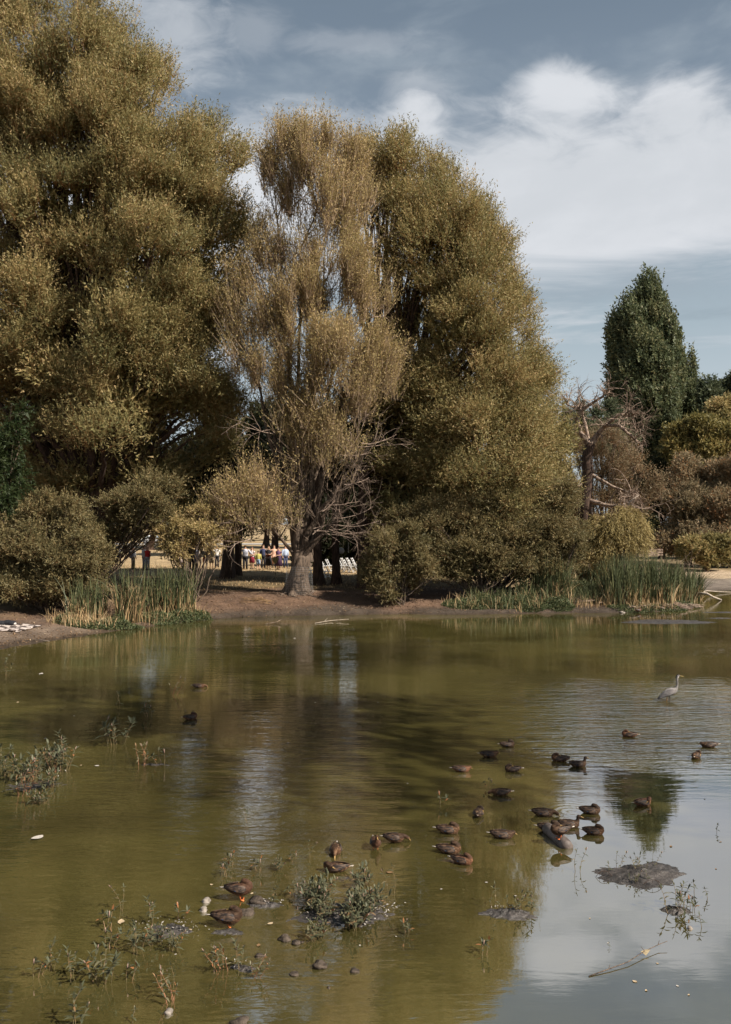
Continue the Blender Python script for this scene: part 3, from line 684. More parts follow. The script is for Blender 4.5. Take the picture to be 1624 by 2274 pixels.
shade_tree(808, 1300, 57, .34, 'dark trunk at the right end of the white chairs', 980, 35)
for i, (x, ys, Yd, rx, ry, lab) in enumerate(((-60, 960, 80, 170, 190, 'shade-black tree closing the far left edge under the tall willow'), (130, 1060, 84, 140, 110, 'low dark tree behind the left bushes'), (330, 1090, 120, 110, 80, 'dark tree beyond the dry lawn at the left'),
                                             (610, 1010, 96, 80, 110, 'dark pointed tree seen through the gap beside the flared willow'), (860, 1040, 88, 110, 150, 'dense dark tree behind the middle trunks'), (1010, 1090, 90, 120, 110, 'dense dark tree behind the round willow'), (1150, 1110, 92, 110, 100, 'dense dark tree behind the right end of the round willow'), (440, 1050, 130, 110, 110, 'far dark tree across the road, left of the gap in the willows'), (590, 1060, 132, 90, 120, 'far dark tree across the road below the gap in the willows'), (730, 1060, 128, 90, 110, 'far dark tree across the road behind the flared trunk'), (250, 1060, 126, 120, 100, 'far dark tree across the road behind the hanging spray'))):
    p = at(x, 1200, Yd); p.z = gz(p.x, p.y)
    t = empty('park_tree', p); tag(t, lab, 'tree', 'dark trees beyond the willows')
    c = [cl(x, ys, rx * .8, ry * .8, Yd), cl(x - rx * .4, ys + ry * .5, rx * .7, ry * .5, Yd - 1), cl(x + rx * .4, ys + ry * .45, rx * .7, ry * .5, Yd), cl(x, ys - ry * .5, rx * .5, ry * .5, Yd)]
    foliage('crown', c, 4200, M_DARK, t, seed=40 + i, leaf=(0.5, 0.24), per=8, twig_len=1.3, rmin=0.15)  # leaf colour itself supplies the shade darkness under the canopy
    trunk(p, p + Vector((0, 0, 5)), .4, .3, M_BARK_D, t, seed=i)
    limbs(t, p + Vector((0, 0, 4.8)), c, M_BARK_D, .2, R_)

# ------------------------------------------------------------------ bushes along the bank
def bush(label, clumps, n, mat, seed, stems_at=None, name='willow_bush', group='bushes along the far bank', leaf=(0.15, 0.055), **kw):
    c0 = stems_at if stems_at else (sum(c[0][0] for c in clumps) / len(clumps), sum(c[0][1] for c in clumps) / len(clumps))
    p = Vector((c0[0], c0[1], gz(*c0)))
    t = empty(name, p); tag(t, label, 'bush', group)
    kw.setdefault('split', 4); kw.setdefault('rough', .5); kw.setdefault('rmin', .2)
    rb = random.Random(seed); extra = []
    for c, r, w in clumps:
        for _ in range(5):
            a = rb.uniform(0, 6.28); k = rb.uniform(.8, 1.35); f = rb.uniform(.22, .42)
            extra.append(((c[0] + r[0] * k * math.cos(a), c[1] + rb.gauss(0, .4) * r[1], c[2] + r[2] * k * math.sin(a)), (r[0] * f * rb.uniform(.8, 1.7), r[1] * f, r[2] * f), w * 1.3))
    clumps = [(c, tuple(x_ * .85 for x_ in r), w) for c, r, w in clumps] + extra
    foliage('foliage', clumps, n, mat, t, seed=seed, leaf=leaf, part='foliage', **kw)
    limbs(t, p, clumps, M_BARK, 0.07, R_, part='stem', low=0.04, sub=4, k=5)
    return t
bush('broad grey green bush hanging over the left bank', [cl(95, 1180, 70, 60, 46.5), (cl(60, 1240, 75, 55, 46)), cl(140, 1235, 58, 58, 45.5), cl(120, 1135, 45, 35, 47), cl(168, 1200, 28, 40, 46), cl(30, 1290, 50, 35, 45.5), cl(110, 1290, 70, 35, 45)], 9500, M_WILLOW_G, 51, None, per=8, twig_len=0.6, up=0.5, stems=0.8)
bush('drooping willow spray above the people on the lawn', [cl(300, 1110, 60, 45, 50), cl(265, 1150, 50, 40, 50), cl(345, 1125, 45, 40, 50.5), cl(310, 1160, 50, 25, 50)], 4600, M_WILLOW_G, 52, (-15.4, 50.5), per=8, twig_len=0.6, up=0.5, stems=0.8)
bush('thin tan bush in front of the dark suited guest', [cl(415, 1180, 45, 35, 50.5, .7), cl(450, 1200, 45, 25, 50.5, .6), cl(388, 1215, 18, 45, 50, .8), cl(480, 1180, 30, 25, 51, .5)], 2700, M_WILLOW_T, 53, None, per=8, twig_len=0.55, up=0.4, stems=0.9, fill=0.02)
bush('ragged bush reaching down to the dirt under the left willow', [cl(45, 1260, 60, 50, 47), cl(120, 1270, 70, 45, 47), cl(160, 1255, 45, 45, 47.5), cl(190, 1240, 28, 36, 48), cl(20, 1200, 50, 50, 48)], 6000, M_WILLOW_G, 59, None, per=8, twig_len=0.7, up=0.3, stems=0.8)
bush('dark leafy sapling at the left edge under the tall willow', [cl(5, 1060, 45, 120, 48.5), cl(15, 1180, 25, 70, 48.2), cl(-30, 1240, 60, 70, 48.5)], 2600, M_GREEN, 54, None, per=9, twig_len=0.7, up=-0.2, name='leafy_sapling', leaf=(0.2, 0.08), droop=0.3)
bush('tan bush with bare twigs beside the end trunk', [cl(865, 1250, 42, 38, 51.3), cl(905, 1225, 45, 40, 51.5), cl(850, 1285, 32, 30, 51), cl(930, 1265, 40, 30, 51.3)], 4600, M_WILLOW_G, 55, None, per=8, twig_len=0.6, up=0.45, stems=0.9)
bush('dense grey willow bush low over the green bank', [cl(985, 1215, 50, 45, 53), cl(1045, 1205, 55, 45, 53), cl(1110, 1205, 60, 45, 53), cl(1010, 1250, 50, 28, 52.5), cl(1090, 1245, 60, 32, 52.6), cl(1160, 1225, 50, 50, 53.2)], 9500, M_WILLOW_G, 56, None, per=8, twig_len=0.6, up=0.5, stems=0.8)
bush('grey willow bush between the round willow and the reeds', [cl(1215, 1215, 50, 45, 54), cl(1240, 1195, 28, 48, 54.5), cl(1245, 1250, 40, 32, 54), cl(1205, 1260, 40, 25, 53.5)], 5200, M_WILLOW_G, 57, None, per=8, twig_len=0.6, up=0.5)

bush('loose willow foliage hanging from the round willow to the bank', [cl(900, 1190, 50, 40, 54), cl(960, 1180, 60, 40, 54), cl(1040, 1165, 70, 40, 54), cl(1130, 1170, 70, 40, 54), cl(1215, 1165, 50, 45, 54.5), cl(1232, 1120, 30, 55, 55), cl(1225, 1220, 45, 50, 54.5)], 11000, M_WILLOW_G, 60, None, per=8, twig_len=0.8, up=0.3, stems=0.8)
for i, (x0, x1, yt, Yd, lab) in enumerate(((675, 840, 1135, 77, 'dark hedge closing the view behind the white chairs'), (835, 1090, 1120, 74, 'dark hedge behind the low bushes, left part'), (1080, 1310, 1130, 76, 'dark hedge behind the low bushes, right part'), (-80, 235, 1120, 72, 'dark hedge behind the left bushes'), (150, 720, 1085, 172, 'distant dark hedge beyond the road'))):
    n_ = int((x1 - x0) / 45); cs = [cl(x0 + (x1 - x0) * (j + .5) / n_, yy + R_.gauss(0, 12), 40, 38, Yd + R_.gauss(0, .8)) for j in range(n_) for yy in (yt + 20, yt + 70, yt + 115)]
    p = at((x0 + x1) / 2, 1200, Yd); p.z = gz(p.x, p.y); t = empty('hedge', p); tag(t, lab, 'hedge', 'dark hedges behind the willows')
    foliage('foliage', cs, 4200, M_DARK, t, part='foliage', seed=140 + i, leaf=(.34, .16), per=8, twig_len=.9, rmin=.2, split=3)  # hedge leaves kept near black in place of shade behind trunks and chairs
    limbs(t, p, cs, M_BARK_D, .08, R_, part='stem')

# ------------------------------------------------------------------ the right side
tP = empty('poplar_tree', at(1455, 1180, 127)); tP.location.z = gz(tP.location.x, 127)
tag(tP, 'tall dark green poplar standing alone against the sky', 'tree')
Pc = []
for (x, top, bot, w, dY) in ((1432, 622, 1000, 27, 127), (1408, 668, 1010, 26, 126), (1384, 690, 1020, 23, 127), (1452, 632, 1010, 26, 127), (1470, 672, 1020, 25, 128), (1490, 712, 1030, 22, 127), (1508, 775, 1030, 20, 128), (1538, 790, 960, 11, 129), (1537, 860, 1040, 17, 128), (1366, 715, 1040, 16, 127), (1420, 740, 1070, 30, 124), (1450, 760, 1080, 30, 123.5), (1480, 800, 1080, 28, 124), (1395, 820, 1070, 24, 124.5), (1440, 1000, 1110, 40, 125), (1490, 1000, 1110, 40, 126)):
    yy = top + 22
    while yy < bot:
        f = min(1, 0.55 + (yy - top) / 110)
        Pc.append(cl(x + R_.gauss(0, 3), yy, w * f * .85, 34, dY + R_.gauss(0, .6), 1, w * f * 127 / F * 1.1)); yy += 25
foliage('crown', Pc, 33000, M_POPLAR, tP, seed=61, leaf=(0.42, 0.26), per=6, twig_len=1.5, up=1.6, out_w=0.35, jit=0.3, wind=(-0.45, 0, 0), stems=0.15, rough=0.4, stem_w=0.05, fill=0.15, split=0)
trunk(tP.location, tP.location + Vector((0, 0, 26)), .7, .15, M_BARK_D, tP, seed=4, bend=.2)

def far_tree(name, label, clumps, n, mat, seed, leaf, gname, **kw):
    x = sum(c[0][0] for c in clumps) / len(clumps); y = sum(c[0][1] for c in clumps) / len(clumps)
    p = Vector((x, y, gz(x, y))); t = empty(name, p); tag(t, label, 'tree' if 'tree' in name else 'bush', gname)
    foliage('crown', clumps, n, mat, t, seed=seed, leaf=leaf, **kw)
    h = max(c[0][2] for c in clumps) - p.z
    trunk(p, p + Vector((0, 0, h * .6)), .25, .12, M_BARK_D, t, seed=seed)
    limbs(t, p + Vector((0, 0, h * .3)), clumps, M_BARK_D, .12, R_)
    return t
G1 = 'trees beyond the pond at the right'
far_tree('broadleaf_tree', 'dark green tree at the right edge above the yellow ones', [cl(1600, 880, 35, 35, 118), cl(1635, 870, 45, 40, 118), (cl(1580, 905, 22, 30, 117)), cl(1620, 930, 50, 40, 117)], 3600, M_DARKG, 62, (0.4, 0.22), G1, per=7, twig_len=1.1)
far_tree('broadleaf_tree', 'olive tree at the right edge between the dark and yellow ones', [cl(1600, 940, 38, 32, 108), cl(1640, 925, 40, 40, 108), cl(1625, 975, 40, 30, 107)], 3200, M_WILLOW, 63, (0.35, 0.18), G1, per=7, twig_len=1.0)
far_tree('broadleaf_tree', 'yellow green tree beside the poplar', [cl(1510, 975, 38, 28, 104), cl(1545, 955, 40, 28, 103), cl(1500, 1010, 35, 30, 103), cl(1550, 1000, 50, 35, 102)], 5200, M_YELLOW, 64, (0.32, 0.17), G1, per=7, twig_len=0.9, up=0.3)
far_tree('broadleaf_tree', 'bright yellow tree at the right edge above the brown bushes', [cl(1600, 970, 45, 30, 101), cl(1590, 1010, 50, 30, 100), cl(1640, 1000, 40, 45, 100)], 4600, M_YELLOW, 65, (0.32, 0.17), G1, per=7, twig_len=0.9, up=0.3)
G2 = 'brown bushes beyond the pond at the right'
far_tree('brown_bush', 'brown bush below the yellow tree beside the poplar', [cl(1520, 1060, 35, 38, 93), cl(1545, 1110, 50, 45, 91), cl(1520, 1160, 35, 45, 91), cl(1500, 1205, 35, 35, 91), cl(1550, 1205, 40, 35, 90)], 7600, M_BROWNB, 66, (0.27, 0.10), G2, per=8, twig_len=0.9)
far_tree('brown_bush', 'rusty brown bush around the broken pale stump', [cl(1580, 1075, 38, 40, 93), cl(1590, 1130, 45, 50, 90), cl(1565, 1180, 40, 35, 89), cl(1585, 1215, 40, 30, 89)], 7600, M_BROWNB, 67, (0.27, 0.10), G2, per=8, twig_len=0.9)
far_tree('brown_bush', 'brown bush cut by the right edge of the view', [cl(1630, 1070, 40, 45, 91), cl(1640, 1140, 45, 50, 89), cl(1620, 1190, 45, 30, 88), cl(1640, 1220, 45, 28, 88)], 6200, M_BROWNB, 68, (0.27, 0.10), G2, per=8, twig_len=0.9)
far_tree('dark_bush', 'small dark bush at the edge of the sand', [cl(1535, 1228, 34, 26, 84), cl(1578, 1234, 40, 24, 84), cl(1558, 1214, 40, 22, 84), cl(1605, 1226, 30, 26, 84)], 3400, M_WILLOW, 69, (0.25, 0.1), G2, per=8, twig_len=0.6)
far_tree('broadleaf_tree', 'low dark tree filling the gap below the poplar', [cl(1440, 1090, 60, 60, 105), cl(1490, 1120, 50, 60, 104), cl(1430, 1160, 70, 40, 103), cl(1520, 1190, 60, 25, 102)], 3600, M_DARK, 70, (0.4, 0.2), G1, per=8, twig_len=1.0)
for i, (x, y, h) in enumerate(((1262, 915, 75), (1290, 905, 85), (1325, 910, 80), (1355, 900, 90), (1375, 915, 75))):
    Yd = 112 + 2 * i; cs = [cl(x, y + k_ * h / 5, 6 + 5.5 * k_, h / 7, Yd) for k_ in range(6)]
    p = at(x, 1200, Yd); p.z = gz(p.x, p.y); t = empty('spruce_tree', p); tag(t, 'dark spruce showing its tip behind the dead tree, ' + ('beside the round willow', 'second from the round willow', 'above the dead crown', 'close to the poplar', 'half hidden by the poplar')[i], 'tree', 'dark spruces behind the dead tree')
    foliage('crown', cs, 1400, M_DARKG, t, seed=80 + i, leaf=(0.32, 0.14), per=7, twig_len=0.8, up=0.05, out_w=1.0)
    trunk(p, p + Vector((0, 0, (1200 - y) / F * Yd)), .25, .03, M_BARK_D, t, seed=i)

# the dead tree
pG = at(1298, 1175, 66); pG.z = gz(pG.x, 66); tG = empty('dead_tree', pG)
tag(tG, 'bare dead tree with curling branches between the willow and the poplar', 'tree')
mb = MB(); rb = random.Random(77)
t0 = [pG - Vector((0, 0, .4)), pG + Vector((.05, 0, .5)), at(1300, 1100, 66), at(1306, 1050, 66), at(1303, 1015, 66), at(1312, 985, 66)]
mb.tube(t0, [.65, .56, .46, .42, .38, .33], 12, False)
mb.build('trunk', M_BARK_D, tG)
mb = MB(); tip = at(1310, 990, 66)
for path, r in (([tip, at(1288, 960, 66), at(1280, 925, 65.8), at(1300, 905, 65.5), at(1340, 880, 65)], .17), ([tip, at(1330, 962, 66), at(1345, 945, 65.5), at(1375, 945, 65), at(1410, 975, 64.5)], .17), ([at(1306, 1050, 66), at(1360, 1080, 65), at(1400, 1095, 64.3)], .10), ([at(1303, 1110, 66), at(1345, 1122, 65), at(1425, 1130, 64)], .15), ([at(1304, 1070, 66), at(1270, 1085, 65.5), at(1250, 1075, 65)], .07), ([tip, at(1300, 940, 66.5), at(1290, 910, 67), at(1262, 900, 67)], .1), ([at(1345, 945, 65.5), at(1375, 920, 65), at(1395, 925, 64.5)], .09)):
    mb.tube(path, taper(r * 1.5, r * .5, len(path) - 1), 8, False)
    for a, b in zip(path[1:], path[2:] + [None]):
        for j in range(5):
            q = a if b is None else a.lerp(b, rb.random()); dd = (a - path[0]).normalized()
            grow(mb, q, dd * .5 + Vector((rb.gauss(0, .7), rb.gauss(0, .6), rb.gauss(.25, .6))), rb.uniform(.8, 1.9), .06, 2, rb, .66, .0, 4, 4)
mb.build('branch', M_DEAD, tG)
mb = MB()
for path, r in (([at(1392, 1132, 63.6), at(1398, 1115, 63.5), at(1418, 1100, 63.4)], .09), ([at(1378, 1160, 63.3), at(1392, 1145, 63.3), at(1405, 1133, 63.3)], .10), ([at(1372, 1155, 63), at(1388, 1176, 62.8), at(1405, 1168, 62.7)], .06)):
    mb.tube(path, taper(r, r * .5, 2), 6)
mb.build('broken_branch', M_DEADP, tG)
bush('brown twiggy bush behind the dead tree trunk', [cl(1340, 1030, 40, 55, 70), cl(1375, 1060, 45, 55, 70), cl(1400, 1110, 45, 50, 70), cl(1335, 1100, 45, 55, 70), cl(1290, 1130, 25, 50, 70), cl(1300, 1000, 25, 45, 70.5)], 5200, M_BROWNB, 71, None, per=5, twig_len=1.1, up=0.9, stems=1.0, fill=0.03, rmin=0.1, name='twiggy_bush')
bush('pale weeping willow bush under the dead tree', [cl(1335, 1165, 26, 24, 59), cl(1365, 1155, 32, 22, 59), cl(1400, 1160, 26, 24, 59.2), cl(1345, 1195, 28, 28, 59), cl(1385, 1190, 30, 28, 59)], 3600, M_WEEP, 72, None, per=12, twig_len=1.3, up=-1.0, out_w=0.3, jit=0.25, spread=0.35, fill=0.02, name='weeping_bush', leaf=(0.16, 0.05))
mb = MB(); rb = random.Random(5); pJ = at(1470, 1215, 68); pJ.z = gz(pJ.x, 68)
for j in range(46):
    a = rb.uniform(0, 6.28); q = Vector((pJ.x + rb.gauss(0, 1.0), pJ.y + rb.gauss(0, .8), pJ.z))
    grow(mb, q, (math.cos(a) * .9, .3 * math.sin(a), rb.uniform(.15, 1.1)), rb.uniform(1.4, 2.9), .04, 2, rb, .6, -.02, 3, 4)
o = mb.build('brushwood', M_DEAD); tag(o, 'tangle of bare grey brushwood behind the tall reeds', 'brushwood')
mb = MB(); mb.tube([at(1563, 1100, 99), at(1563, 1062, 99), at(1564, 1046, 99)], [.2, .2, .14], 10)
mb.tube([Vector((at(1563, 1085, 99).x, 99, gz(36.9, 99))), at(1563, 1101, 99)], [.3, .2], 10)
tag(mb.build('tree_stump', M_DEADP), 'tall broken pale stump standing among the rusty bushes', 'stump')

# trees on the near bank whose shade lies on the water
for i, (x, y, h, r, f0) in enumerate(((17.0, 11.2, 22, 3.6, .68),)):
    p = Vector((x, y, gz(x, y))); t = empty('bank_tree', p); tag(t, 'tall leafy tree on the near bank at the right', 'tree')
    c = [((x + R_.gauss(0, r * .5), y + R_.gauss(0, r * .5), p.z + h * f), (r * .75, r * .75, r * .6), 1) for f in [f0 + (1 - f0) * k_ / 7 for k_ in range(8)]]
    foliage('crown', c, 1500, M_GREEN, t, seed=90 + i, leaf=(0.34, 0.16), per=8, twig_len=1.0, rmin=.2)
    trunk(p, p + Vector((0, 0, h * .5)), .32, .22, M_BARK_D, t, seed=i)
    limbs(t, p + Vector((0, 0, h * .45)), c, M_BARK_D, .14, R_)
# ------------------------------------------------------------------ reeds and low plants
def on_ground(x, y, y0=30.0):
    """where the line of sight through (x, y) meets the ground"""
    Yd = np.arange(y0, 160, 0.05); px = (x - CX) / F * Yd; pz = EYE + (CY - y) / F * Yd
    i = int(np.argmax(pz <= ground_z(px, Yd)))
    return Vector((float(px[i]), float(Yd[i]), gz(float(px[i]), float(Yd[i]))))
def blades(name, mat, parent, roots, h, w, rng, lean=0.18, bend=0.35, seg=4, toward=(0, 0)):
    n = len(roots); roots = np.asarray(roots, float)
    H = h * (0.35 + 0.8 * rng.uniform(0, 1, n) ** .6); a = rng.uniform(0, 6.28, n)
    dirv = np.stack([np.cos(a), np.sin(a), np.zeros(n)], 1) * rng.uniform(0, 1, n)[:, None] + np.array([*toward, 0.0])
    b = rng.uniform(0, 6.28, n); wd = np.stack([np.cos(b), np.sin(b), np.zeros(n)], 1)
    bd = bend * rng.uniform(0.1, 1.6, n) ** 2
    vs = []
    for i in range(seg + 1):
        t = i / seg
        p = roots + np.array([0, 0, 1.0]) * (H * (t - 0.25 * bd * t ** 3))[:, None] + dirv * (H * (lean * t + bd * t ** 2.4))[:, None]
        ww = w * (1 - t ** 2.2) + 0.004
        vs += [p + wd * ww * 0.5, p - wd * ww * 0.5]
    V = np.stack(vs, 1); m = 2 * (seg + 1)
    q = np.array([[2 * i, 2 * i + 1, 2 * i + 3, 2 * i + 2] for i in range(seg)])
    Fc = (np.arange(n)[:, None, None] * m + q[None]).reshape(-1, 4)
    ti = np.repeat(np.clip(rng.normal(0.5, 0.22, n), 0, 1), seg)
    return link(name, mesh_np(name, V.reshape(-1, 3), Fc, True, tint=ti), mat, parent)
def reeds(label, x0, x1, ybase, h, ng, nd, seed, depth=1.2, toward=(0, 0), hd=None, z=None):
    """a clump of cattails whose foot runs from x0 to x1 on the bank"""
    rng = np.random.default_rng(seed)
    a, b = on_ground(x0, ybase), on_ground(x1, ybase)
    c = (a + b) / 2; t = empty('cattail_clump', c); tag(t, label, 'reeds', 'cattail clumps along the far bank')
    def roots(n):
        u_ = rng.uniform(0, 1, n); k = np.round(u_ * 7) / 7; u_ = 0.55 * u_ + 0.45 * k + rng.normal(0, .03, n)
        x = a.x + (b.x - a.x) * u_; y = a.y + (b.y - a.y) * u_ + rng.uniform(0, depth, n) ** 1.0
        return np.stack([x, y, ground_z(x, y) - 0.03], 1)
    blades('blades', M_REED, t, roots(ng), h, 0.045, rng, toward=toward, lean=.17, bend=.3)
    blades('dry_stalks', M_STRAW, t, roots(int(nd * 1.6)), hd or h * 0.55, 0.04, rng, toward=toward, lean=.25, bend=.3)
    rb = random.Random(seed)
    for p in roots(max(3, ng // 90)):
        mb = MB(); hh = h * rb.uniform(.75, 1.0); q = Vector(p); e_ = q + Vector((rb.gauss(0, .1), rb.gauss(0, .1), hh))
        mb.tube([q, e_], .006, 4); mb.tube([e_ - Vector((0, 0, .22)), e_ - Vector((0, 0, .04))], .018, 6)
        mb.build('seed_head', M_BARK_D, t)
    return t
reeds('cattails with broken straw at the left end of the left clump', 150, 225, 1383, 2.1, 230, 170, 1, 1.0)
reeds('dense upright cattail bundle in the middle of the left clump', 258, 305, 1384, 2.6, 190, 130, 2, .7, hd=1.9)
reeds('taller cattails at the right end of the left clump, before the lit lawn', 318, 425, 1368, 2.5, 330, 120, 3, 1.0)
reeds('thin reeds beside the green mat, first clump right of the big trunk', 1150, 1185, 1338, 1.6, 90, 35, 4, .8)
reeds('green reeds with a skirt of straw below the grey willow bush', 1195, 1270, 1338, 2.6, 520, 260, 5, 1.8, hd=1.35)
reeds('reeds set back behind the low green weeds', 1290, 1345, 1300, 2.1, 300, 40, 6, 2.0)
reeds('left part of the long reed bed below the dead tree', 1355, 1425, 1348, 2.65, 560, 200, 7, 2.2, hd=1.3)
reeds('middle of the long reed bed below the dead tree', 1425, 1495, 1345, 2.75, 620, 240, 8, 2.4, hd=1.35)
reeds('right part of the long reed bed, before the sand', 1490, 1545, 1342, 2.55, 460, 200, 9, 2.2, hd=1.3)
reeds('reeds leaning out over the water at the right tip of the bed', 1535, 1562, 1340, 2.3, 240, 90, 10, 1.2, toward=(.32, -.05))

def cover(label, spots, mat, n, seed, hgt=0.3, leaf=(0.1, 0.05), name='ground_cover'):
    rng = np.random.default_rng(seed); P = []
    for (x, y, rx, ry, w) in spots:
        c = on_ground(x, y); k = int(n * w); r = np.sqrt(rng.uniform(0, 1, k)); a = rng.uniform(0, 6.28, k)
        px, py = c.x + rx * r * np.cos(a), c.y + ry * r * np.sin(a)
        lump = 0.55 + 0.45 * wob(px, py, 2.6, seed)
        keep = pond_distance(px, py) > -0.15
        pz = ground_z(px, py) + hgt * (1 - r ** 3) * np.clip(lump, .1, 1) * rng.uniform(0, 1, k) ** .6
        P.append(np.stack([px, py, np.maximum(pz, 0.01)], 1)[keep])
    P = np.concatenate(P); m_ = len(P)
    ld = unit(rng.normal(size=(m_, 3)) + np.array([0, 0, .5])); s = unit(np.cross(ld, rng.normal(size=(m_, 3))))
    l = leaf[0] * rng.uniform(.6, 1.5, (m_, 1)); w = leaf[1] * rng.uniform(.7, 1.3, (m_, 1))
    V = np.stack([P, P + ld * l * .5 + s * w * .5, P + ld * l, P + ld * l * .5 - s * w * .5], 1).reshape(-1, 3)
    o = link(name, mesh_np(name, V, np.arange(m_ * 4).reshape(-1, 4), False, tint=np.clip(rng.normal(.5, .25, m_), 0, 1)), mat)
    return tag(o, label, 'plants', kind='stuff')
cover('mat of low green weeds around the foot of the left cattails', [(330, 1375, 1.6, .9, 1), (400, 1365, 1.7, 1.1, 1.3), (440, 1368, .8, .7, .4), (210, 1390, 1.3, .8, .5), (160, 1385, .9, .6, .3), (270, 1392, 1.6, .5, .5)], M_COVER, 6500, 21, .55)
cover('mat of low green weeds on the bank below the grey willow bushes', [(1040, 1345, 1.5, 1.0, .8), (1100, 1342, 1.7, 1.2, 1.2), (1170, 1345, 1.6, 1.0, 1), (1235, 1348, 1.1, .7, .5)], M_COVER, 8500, 22, .75)
cover('taller pale green weeds between the two reed beds', [(1290, 1325, 1.6, 1.6, 1.2), (1335, 1322, 1.4, 1.6, 1), (1370, 1335, 1.0, .8, .5)], M_COVER, 8000, 23, 1.0)
cover('low weeds under the long reed bed', [(1400, 1352, 1.4, .5, .6), (1470, 1350, 1.7, .5, .8), (1535, 1346, 1.2, .5, .5)], M_COVER, 3000, 24, .22)
def wild_grass(label, spots, h, seed, mat, w=.02):
    rng = np.random.default_rng(seed); P = []
    for (x, y, rx, ry, n) in spots:
        c = on_ground(x, y); r = np.sqrt(rng.uniform(0, 1, n)); a = rng.uniform(0, 6.28, n); px, py = c.x + rx * r * np.cos(a), c.y + ry * r * np.sin(a)
        k = pond_distance(px, py) > .05; P.append(np.stack([px, py, ground_z(px, py) - .02], 1)[k])
    tag(blades('wild_grass', mat, None, np.concatenate(P), h, w, rng, lean=.35, bend=.5), label, 'grass', kind='stuff')
wild_grass('rank green grass and weeds between the reed beds', [(1230, 1330, 2.6, 2, 700), (1300, 1325, 2.2, 2, 900), (1350, 1335, 1.4, 1.2, 500), (1110, 1340, 2, 1.4, 400)], 1.0, 41, M_REED, .03)
wild_grass('tan dry grass stems mixed into the low weeds', [(1100, 1345, 3, 1.6, 420), (1280, 1335, 2.6, 1.8, 500), (1450, 1352, 3, .5, 300), (300, 1378, 2.6, .8, 420), (420, 1368, 1.8, .8, 200), (180, 1390, 1.6, .6, 260)], .7, 42, M_STRAW)
# leaf litter and scraps on the mud and under the trees
def litter(n, seed):
    rng = np.random.default_rng(seed)
    x = rng.uniform(-18, 20, n * 4); y = rng.uniform(34, 62, n * 4); d = pond_distance(x, y)
    pr = np.where(d < 0, 0, np.exp(-d / 3.0) + .25); keep = (rng.uniform(0, 1, n * 4) < pr) & (np.abs(x) < y * .42)
    x, y = x[keep][:n], y[keep][:n]; m_ = len(x)
    P = np.stack([x, y, ground_z(x, y) + .015], 1)
    ld = unit(rng.normal(size=(m_, 3)) * np.array([1, 1, .35])); s = unit(np.cross(ld, np.array([0, 0, 1.0]) + rng.normal(0, .4, (m_, 3))))
    l = rng.uniform(.04, .13, (m_, 1)); w = l * rng.uniform(.3, .6, (m_, 1))
    V = np.stack([P, P + ld * l * .5 + s * w * .5, P + ld * l + np.array([0, 0, .015]), P + ld * l * .5 - s * w * .5], 1).reshape(-1, 3)
    o = link('leaf_litter', mesh_np('leaf_litter', V, np.arange(m_ * 4).reshape(-1, 4), False, tint=np.clip(rng.beta(1.3, 2, m_), 0, 1)), M_LITTER)
    tag(o, 'dry leaves and scraps scattered over the bank', 'leaves', kind='stuff')
litter(17000, 5)
# short tussocks of dry grass on the bank top
rngT = np.random.default_rng(9)
xx = rngT.uniform(-22, 22, 26000); yy = rngT.uniform(55, 78, 26000); kk = (pond_distance(xx, yy) > 6.5) & (np.abs(xx) < yy * .42)
xx, yy = xx[kk][:9000], yy[kk][:9000]
o = blades('dry_grass', M_STRAW, None, np.stack([xx, yy, ground_z(xx, yy) - .01], 1), .16, .03, rngT, seg=2, lean=.4)
tag(o, 'short dry grass of the lawn behind the willows', 'grass', kind='stuff')

# sticks
def sticks(name, label, cat, paths, mat, group=None):
    mb = MB()
    for pts, r in paths: mb.tube(pts, taper(r, r * .5, len(pts) - 1), 6)
    return tag(mb.build(name, mat), label, cat, group)
rb = random.Random(31)
def pile(x0, x1, y0, y1, n, L, seed, r=.018, zup=.25):
    rb = random.Random(seed); out = []
    for i in range(n):
        p = on_ground(rb.uniform(x0, x1), rb.uniform(y0, y1)); a = rb.gauss(0, .5) + rb.choice((0, math.pi))
        l = L * rb.uniform(.5, 1.2); d = Vector((math.cos(a), math.sin(a) * .6, 0)) * l
        z = rb.uniform(.02, zup); q = p + Vector((0, 0, z))
        pts = [q - d * .5, q + Vector((rb.gauss(0, .06), rb.gauss(0, .06), .05)), q + d * .5]
        for w_ in pts: w_.z = max(w_.z, gz(w_.x, w_.y) + .02)
        out.append((pts, r * rb.uniform(.6, 1.5)))
    return out
sticks('stick_pile', 'heap of dry sticks on the bank before the green weeds', 'sticks', pile(1270, 1400, 1325, 1345, 70, 1.3, 1), M_DEAD)
sticks('straw_heap', 'small heap of dry straw on the dirt beside the flared trunk', 'straw', pile(540, 600, 1333, 1343, 45, .6, 2, .012, .22), M_STRAW)
sticks('twig_litter', 'broken twigs lying under the long reed bed', 'sticks', pile(1400, 1560, 1343, 1356, 60, .8, 3, .016, .15), M_DEAD)
sticks('broken_reeds', 'bent and broken straw lying in the left clump', 'straw', pile(150, 260, 1368, 1390, 60, .9, 4, .014, .5), M_STRAW)
def drift(label, pts, r, mat=M_DEAD, side=()):
    return sticks('driftwood', label, 'driftwood', [([on_z(*p) for p in pts], r)] + [([on_z(*p) for p in q], r * .5) for q in side], mat, 'driftwood in the shallows')
drift('branching twig afloat just off the flared trunk', [(700, 1384, .03), (735, 1378, .06), (775, 1375, .12)], .022, M_DEADP, [[(740, 1378, .06), (758, 1384, .03)], [(720, 1381, .04), (728, 1372, .12)]])
drift('thin twigs in the shallows left of the flared trunk', [(590, 1386, .02), (615, 1381, .1), (625, 1376, .2)], .018, M_DEAD, [[(610, 1383, .05), (640, 1386, .02)]])
